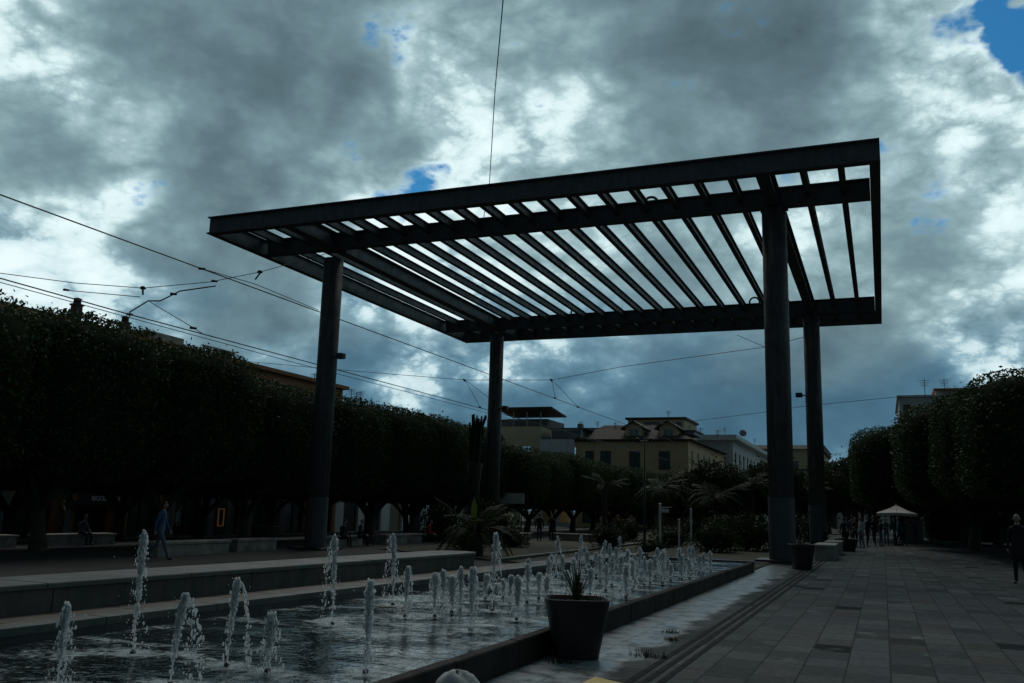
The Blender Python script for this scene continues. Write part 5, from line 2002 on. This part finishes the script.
for p in rim:
    b = MB()
    b.tube([(cx, cy, 2.46), (p[0], p[1], p[2] - .02)], .014, 5)
    sub(b.build('rib', M['iron']), t)
t = empty('market_booth', (2.2, 67, 0))
tag(t, 'small grey booth with dark doorway right of the white umbrella', 'booth')
bw = Wall((1.45, 71.0, 0), (1, 0, 0), (0, -1, 0))
b = MB()
bw.surface(b, 1.1, 1.5, [(.42, .02, .78, 1.3)], .3)
b.box(1.46, 71.32, 0, 2.54, 72.2, 1.5)
sub(b.build('wall', M['greyplaster']), t)
b = MB()
b.prism([(70.9, 1.502), (72.3, 1.502), (71.6, 1.68)], 1.4, 2.6, axis='x')
sub(b.build('roof', M['greyplaster']), t)

# ------------------------------------------------------------------ small things near the camera
b = MB()
prof = []
nn = 22
vs = []
for j in range(9):
    th = (math.pi / 2) * j / 8
    for i in range(nn):
        a = 6.283 * i / nn
        rr = math.cos(th) ** .8 * (1 + .10 * math.sin(2 * a + 1) + .05 * math.sin(5 * a))
        vs.append((.25 * rr * math.cos(a) - .06 * math.sin(th), .22 * rr * math.sin(a), .42 * math.sin(th) ** 1.25 + .015 * math.sin(3 * a + j)))
fs = [(j * nn + i, j * nn + (i + 1) % nn, (j + 1) * nn + (i + 1) % nn, (j + 1) * nn + i) for j in range(8) for i in range(nn)] + [tuple(range(8 * nn, 9 * nn))]
b.add(vs, fs)
o = b.build('boulder', mat('pale_limestone', (0.40, 0.43, 0.42), 0.75, vary=0.2, scale=5, bump=0.3), smooth=True)
o.location = (-2.93, 6.38, -0.02)
tag(o, 'pale rounded boulder at the bottom edge by the fountain wall', 'boulder')
b = MB()
b.add([(-2.68, 8.28, .012), (-2.34, 8.32, .016), (-2.30, 8.60, .02), (-2.60, 8.63, .05), (-2.47, 8.45, .03)], [(0, 1, 4), (1, 2, 4), (2, 3, 4), (3, 0, 4)])
o = b.build('yellow_sheet', mat('yellow_plastic', (0.55, 0.40, 0.03), 0.5, vary=.15))
sm = o.modifiers.new('thickness', 'SOLIDIFY')
sm.thickness = .006
tag(o, 'crumpled yellow plastic sheet lying at the bottom edge near the pot', 'litter')
for i, (x, y, s) in enumerate(((-2.52, 10.4, 1.0), (-2.75, 12.6, .6), (-2.58, 11.9, .5), (-3.25, 9.5, .8))):
    b = MB()
    q = random.Random(40 + i)
    for k in range(60):
        a, r0 = q.uniform(0, 6.28), q.uniform(0, .14) * s
        p = (r0 * math.cos(a) * 1.6, r0 * math.sin(a), 0.004)
        e = (p[0] + q.uniform(-.05, .05), p[1] + q.uniform(-.05, .05), q.uniform(.04, .13) * s)
        b.add([(p[0] - .005, p[1], p[2]), (p[0] + .005, p[1], p[2]), e], [(0, 1, 2)])
    o = b.build('weed_tuft', M['bushleaf'], recalc=False)
    o.location = (x, y, 0)
    tag(o, ['green weed tuft at the foot of the large planter pot', 'tiny weed tuft in the wet strip farther along the wall', 'small weed tuft in the wet paving behind the planter', 'weed tuft in the joint below the fountain wall'][i], 'weeds', 'weeds between the slabs')

# ------------------------------------------------------------------ people
SKIN = mat('skin', (0.42, 0.26, 0.19), 0.55, vary=.06, scale=20)
HAIRS = {'dark': mat('dark_hair', (0.02, 0.015, 0.012), .6), 'grey': mat('grey_hair', (0.22, 0.21, 0.20), .7), 'brown': mat('brown_hair', (0.06, 0.035, 0.02), .6)}
SHOE = mat('black_shoes', (0.02, 0.02, 0.02), .5)
CLOTH = {}


def cloth(name, c):
    if name not in CLOTH:
        CLOTH[name] = mat(name, c, .9, vary=.18, scale=12, bump=.4, bscale=25)
    return CLOTH[name]


def person(loc, face, stature, pose, top, legs, hair, lab, group=None, seed=0, coat=False):
    """one continuous skinned body; local +Y is forward"""
    q = random.Random(seed)
    V, E, Rr, T = [], [], [], []

    def v(p, r, par=None, tp='top'):
        V.append(Vector(p))
        Rr.append(r if hasattr(r, '__len__') else (r, r))
        T.append(tp)
        if par is not None:
            E.append((par, len(V) - 1))
        return len(V) - 1
    sit = pose == 'sit'
    dz = -.47 if sit else 0.0
    pel = v((0, 0, .96 + dz), (.155, .115), None, 'legs')
    wa = v((0, .0, 1.10 + dz), (.145, .105), pel)
    ch = v((0, .01 if not sit else .04, 1.30 + dz), (.175, .115), wa)
    nb_ = v((0, 0.015 if not sit else .06, 1.43 + dz), (.10, .085), ch)
    nk = v((0, .03 if not sit else .09, 1.52 + dz), .052, nb_, 'skin')
    hd = v((0, .04 if not sit else .11, 1.60 + dz), .055, nk, 'skin')
    hands = []
    sw = {'walk': .36 if not coat else .15, 'stand': .04, 'sit': 0, 'talk': .02}[pose]
    for s in (-1, 1):
        sh = v((s * .185, 0.0, 1.385 + dz), .066, nb_)
        f = s * sw * .55
        if pose == 'talk' and s == 1:
            el = v((s * .25, .05, 1.12), .046, sh)
            wr = v((s * .16, .27, 1.17), .033, el)
            hp = v((s * .13, .35, 1.20), (.036, .02), wr, 'skin')
        elif sit:
            el = v((s * .24, .10, 1.12 + dz), .046, sh)
            wr = v((s * .15, .33, 1.02 + dz), .033, el)
            hp = v((s * .13, .41, 1.0 + dz), (.036, .02), wr, 'skin')
        else:
            el = v((s * .25, -f * .25 - .01, 1.12), .046, sh)
            wr = v((s * .26, -f * .62 + .05, .89), .033, el)
            hp = v((s * .26, -f * .70 + .07, .81), (.036, .02), wr, 'skin')
        hands.append((V[wr], V[hp], s))
        hip = v((s * .088, 0, .90 + dz), .098, pel, 'legs')
        if sit:
            kn = v((s * .12, .42, .50), .066, hip, 'legs')
            an = v((s * .12, .44, .10), .044, kn, 'legs')
            v((s * .14, .60, .035), .035, v((s * .125, .46, .045), .045, an, 'shoe'), 'shoe')
        else:
            st = s * sw
            kn = v((s * .095, st * .42 + .03, .49), .064, hip, 'legs')
            lift = .05 if st < -.1 else 0
            an = v((s * .095, st * .95 - (.02 if st >= 0 else .06), .095 + lift), .043, kn, 'legs')
            he = v((s * .098, V[an].y + .0, .045 + lift), .043, an, 'shoe')
            v((s * .115, V[an].y + .16, .033 + lift * .2), .034, he, 'shoe')
    me = bpy.data.meshes.new('skeleton')
    me.from_pydata([tuple(p) for p in V], E, [])
    o = bpy.data.objects.new('tmp_body', me)
    COL.objects.link(o)
    o.modifiers.new('skin', 'SKIN').use_smooth_shade = True
    for i, sv in enumerate(me.skin_vertices[0].data):
        sv.radius = Rr[i]
        sv.use_root = (i == 0)
    sb_ = o.modifiers.new('sub', 'SUBSURF')
    sb_.levels = 1
    sb_.render_levels = 1
    bpy.context.view_layer.update()
    ev = o.evaluated_get(bpy.context.evaluated_depsgraph_get())
    m2 = bpy.data.meshes.new_from_object(ev)
    bpy.data.objects.remove(o)
    b = MB()
    kinds = ['top', 'legs', 'skin', 'shoe']
    vs = [vv.co.copy() for vv in m2.vertices]
    b.v = [tuple(p) for p in vs]
    for p in m2.polygons:
        c = p.center
        best, bt = 9, 'top'
        for a, e in E:
            ab = V[e] - V[a]
            t_ = max(0, min(1, (c - V[a]).dot(ab) / max(ab.length_squared, 1e-9)))
            d_ = (c - V[a] - ab * t_).length - max(Rr[e]) * .6
            if d_ < best:
                best, bt = d_, (T[e] if t_ > .3 or T[e] == T[a] else T[a])
        if c.z < .93 + dz and bt == 'top' and abs(c.x) < .17 and not sit:
            bt = 'legs'
        b.f.append(tuple(p.vertices))
        b.m.append(kinds.index(bt))
    # head with brow, nose, chin, ears
    hc = Vector((0, V[hd].y + .015, 1.655 + dz))
    nu, nv = 16, 12
    k0 = len(b.v)
    for jj in range(nv + 1):
        th = math.pi * jj / nv
        for ii in range(nu):
            ph = 6.2832 * ii / nu
            x, y_, z = math.sin(th) * math.sin(ph), math.sin(th) * math.cos(ph), math.cos(th)
            jaw = 1 - .22 * max(0, -z)
            nose = .022 * math.exp(-(x * 5) ** 2 - ((z + .15) * 4) ** 2) if y_ > 0 else 0
            socket = -.008 * math.exp(-((abs(x) - .38) * 6) ** 2 - ((z - .08) * 6) ** 2) if y_ > 0 else 0
            lips = .006 * math.exp(-(x * 4) ** 2 - ((z + .48) * 8) ** 2) if y_ > 0 else 0
            b.v.append((hc.x + x * .075 * jaw, hc.y + y_ * (.096 * jaw) + nose + socket + lips, hc.z + z * .118))
    for jj in range(nv):
        for ii in range(nu):
            i2 = (ii + 1) % nu
            b.f.append((k0 + jj * nu + ii, k0 + (jj + 1) * nu + ii, k0 + (jj + 1) * nu + i2, k0 + jj * nu + i2))
            b.m.append(2)
    for s in (-1, 1):
        b.blob((hc.x + s * .076, hc.y - .005, hc.z - .005), .02, sz=1.5, mi=2)
        b.blob((hc.x + s * .029, hc.y + .083, hc.z + .008), .011, sz=.8, mi=3)
    # fingers
    for w_, h_, s in hands:
        d = (h_ - w_).normalized()
        sd = Vector((0, 1, 0)) if abs(d.z) > .6 else Vector((1, 0, 0))
        inn = Vector((-s, 0, 0)) if abs(d.z) > .6 else Vector((0, 0, -1))
        for fi in range(4):
            L = (.062, .074, .07, .055)[fi]
            p0 = h_ - d * .01 + sd * ((fi - 1.5) * .019)
            p1 = p0 + d * L * .6 + inn * .008
            b.tube([p0, p1, p1 + d * L * .4 + inn * .022], [.0095, .0088, .006], 6, mi=2)
        p0 = h_ - d * .05 + sd * .03
        b.tube([p0, p0 + sd * .022 + d * .03 + inn * .01, p0 + sd * .026 + d * .06 + inn * .02], [.012, .010, .007], 6, mi=2)
    t = empty('person', loc, face)
    t.scale = (stature / 1.775,) * 3
    tag(t, lab, 'person', group)
    b.build('body', [top, legs, SKIN, SHOE], t, smooth=True)
    if hair:
        hb = MB()
        for jj in range(8):
            th = math.pi * .60 * jj / 7
            for ii in range(nu):
                ph = 6.2832 * ii / nu
                x, y_, z = math.sin(th) * math.sin(ph), math.sin(th) * math.cos(ph), math.cos(th)
                if y_ > 0 and z < .45:
                    zz = .45
                    sc_ = math.sqrt(max(0, 1 - zz * zz) / max(1e-6, x * x + y_ * y_))
                    x, y_, z = x * sc_, y_ * sc_, zz
                hb.v.append((hc.x + x * .084, hc.y - .006 + y_ * .104, hc.z + .004 + z * .126))
        for jj in range(7):
            for ii in range(nu):
                i2 = (ii + 1) % nu
                hb.f.append((jj * nu + ii, (jj + 1) * nu + ii, (jj + 1) * nu + i2, jj * nu + i2))
                hb.m.append(0)
        hb.build('hair', HAIRS[hair], t, smooth=True, recalc=False)
    if coat:
        cb = MB()
        cb.lathe([(.20, .58), (.205, .70), (.19, .95), (.165, 1.08), (.17, 1.25)], (0, 0, 0), 24)
        cb.v = [(x * 1.0 + .012 * math.sin(9 * z + 6 * x), y_ * .74 + .01 * math.sin(30 * x) * (1.3 - z), z) for x, y_, z in cb.v]
        cb.build('coat', top, t, smooth=True)
    return t


BLK = cloth('black_cloth', (.018, .018, .02))
NAVY = cloth('navy_cloth', (.02, .03, .06))
BLUE = cloth('blue_jacket_cloth', (.07, .12, .24))
JEAN = cloth('blue_denim', (.11, .16, .22))
GREY = cloth('grey_cloth', (.12, .12, .125))
PALE = cloth('pale_cloth', (.5, .5, .5))
RED = cloth('red_cloth', (.35, .03, .025))
TEAL = cloth('teal_cloth', (.03, .16, .18))
BRN = cloth('brown_cloth', (.10, .07, .05))
person((3.36, 28.3, 0), R(165), 1.84, 'walk', BLK, BLK, None, 'bald person in a black coat walking at the right edge', None, 1, True)
person((-22.1, 23.8, -.36), R(-70), 1.86, 'walk', BLUE, JEAN, 'dark', 'person in a blue jacket and jeans walking behind the low wall', None, 2)
GRP = 'people gathered at the far end of the walkway'
PP = [(-2.08, 55.2, 30, 'stand', NAVY, BLK, 'dark', 'person in navy top nearest the far right column in the crowd'),
      (-1.55, 56.0, 200, 'talk', BRN, BLK, 'brown', 'person in brown jacket talking at left end of the crowd'),
      (-1.17, 54.6, 120, 'stand', PALE, GREY, 'grey', 'grey haired person in pale top in front of the crowd'),
      (-.92, 58.0, 250, 'talk', BLK, BLK, 'dark', 'person all in black in the middle of the crowd'),
      (-.55, 59.4, 60, 'stand', BLK, NAVY, 'brown', 'brown haired person in black top with navy trousers in the crowd'),
      (-.20, 59.9, 290, 'talk', BLK, JEAN, 'grey', 'grey haired person in black coat and jeans left of the umbrella'),
      (.12, 62.2, 170, 'stand', GREY, JEAN, 'dark', 'person in grey jacket and jeans under the umbrella\'s left edge'),
      (.62, 62.6, 100, 'talk', NAVY, BLK, 'dark', 'person in navy coat under the umbrella beside the teal one'),
      (.86, 60.6, 80, 'walk', TEAL, BLK, 'brown', 'person in a teal top walking in front of the umbrella'),
      (-1.9, 63.5, 10, 'walk', GREY, BLK, 'dark', 'person in grey walking away behind the crowd'),
      (-2.9, 52.5, 90, 'sit', NAVY, NAVY, 'dark', 'person in navy sitting beyond the stone bench blocks')]
for i, (x, y, a, ps, tp, lg, hr, lab) in enumerate(PP):
    person((x, y, 0), R(a), 1.62 + .04 * (i % 5), ps, tp, lg, hr, lab, GRP, 10 + i)
LP = [(-22.6, 44.0, -80, 'sit', RED, BLK, 'dark', 'person in a red top sitting on the bench left of squat palm'),
      (-23.2, 36.5, -90, 'sit', BLK, BLK, 'dark', 'person in black sitting on the bench right of nearest left column'),
      (-23.2, 38.0, -70, 'sit', NAVY, BLK, 'grey', 'grey haired person in navy on the same bench by the column'),
      (-33.0, 29.6, 140, 'stand', BRN, BLK, 'brown', 'person in brown standing deep under the left trees'),
      (-30.2, 33.5, -60, 'stand', PALE, BLK, 'dark', 'person in a pale top standing under the left trees'),
      (-19.4, 54.6, 200, 'talk', BLK, BLK, 'dark', 'person in black with folded hand before the bench behind the middle jets'),
      (-19.9, 53.8, 20, 'stand', BLK, NAVY, 'brown', 'person in black and navy facing the one in black behind the jets'),
      (-14.6, 53.0, 90, 'walk', BLK, BLK, 'dark', 'person in black walking by the slim dark lamp pole'),
      (-30.6, 28.5, -90, 'sit', GREY, BLK, 'dark', 'person in grey sitting under the shop sign')]
for i, (x, y, a, ps, tp, lg, hr, lab) in enumerate(LP):
    person((x, y, -.36), R(a), 1.66 + .03 * (i % 4), ps, tp, lg, hr, lab, 'people in the shade of the left trees', 40 + i)
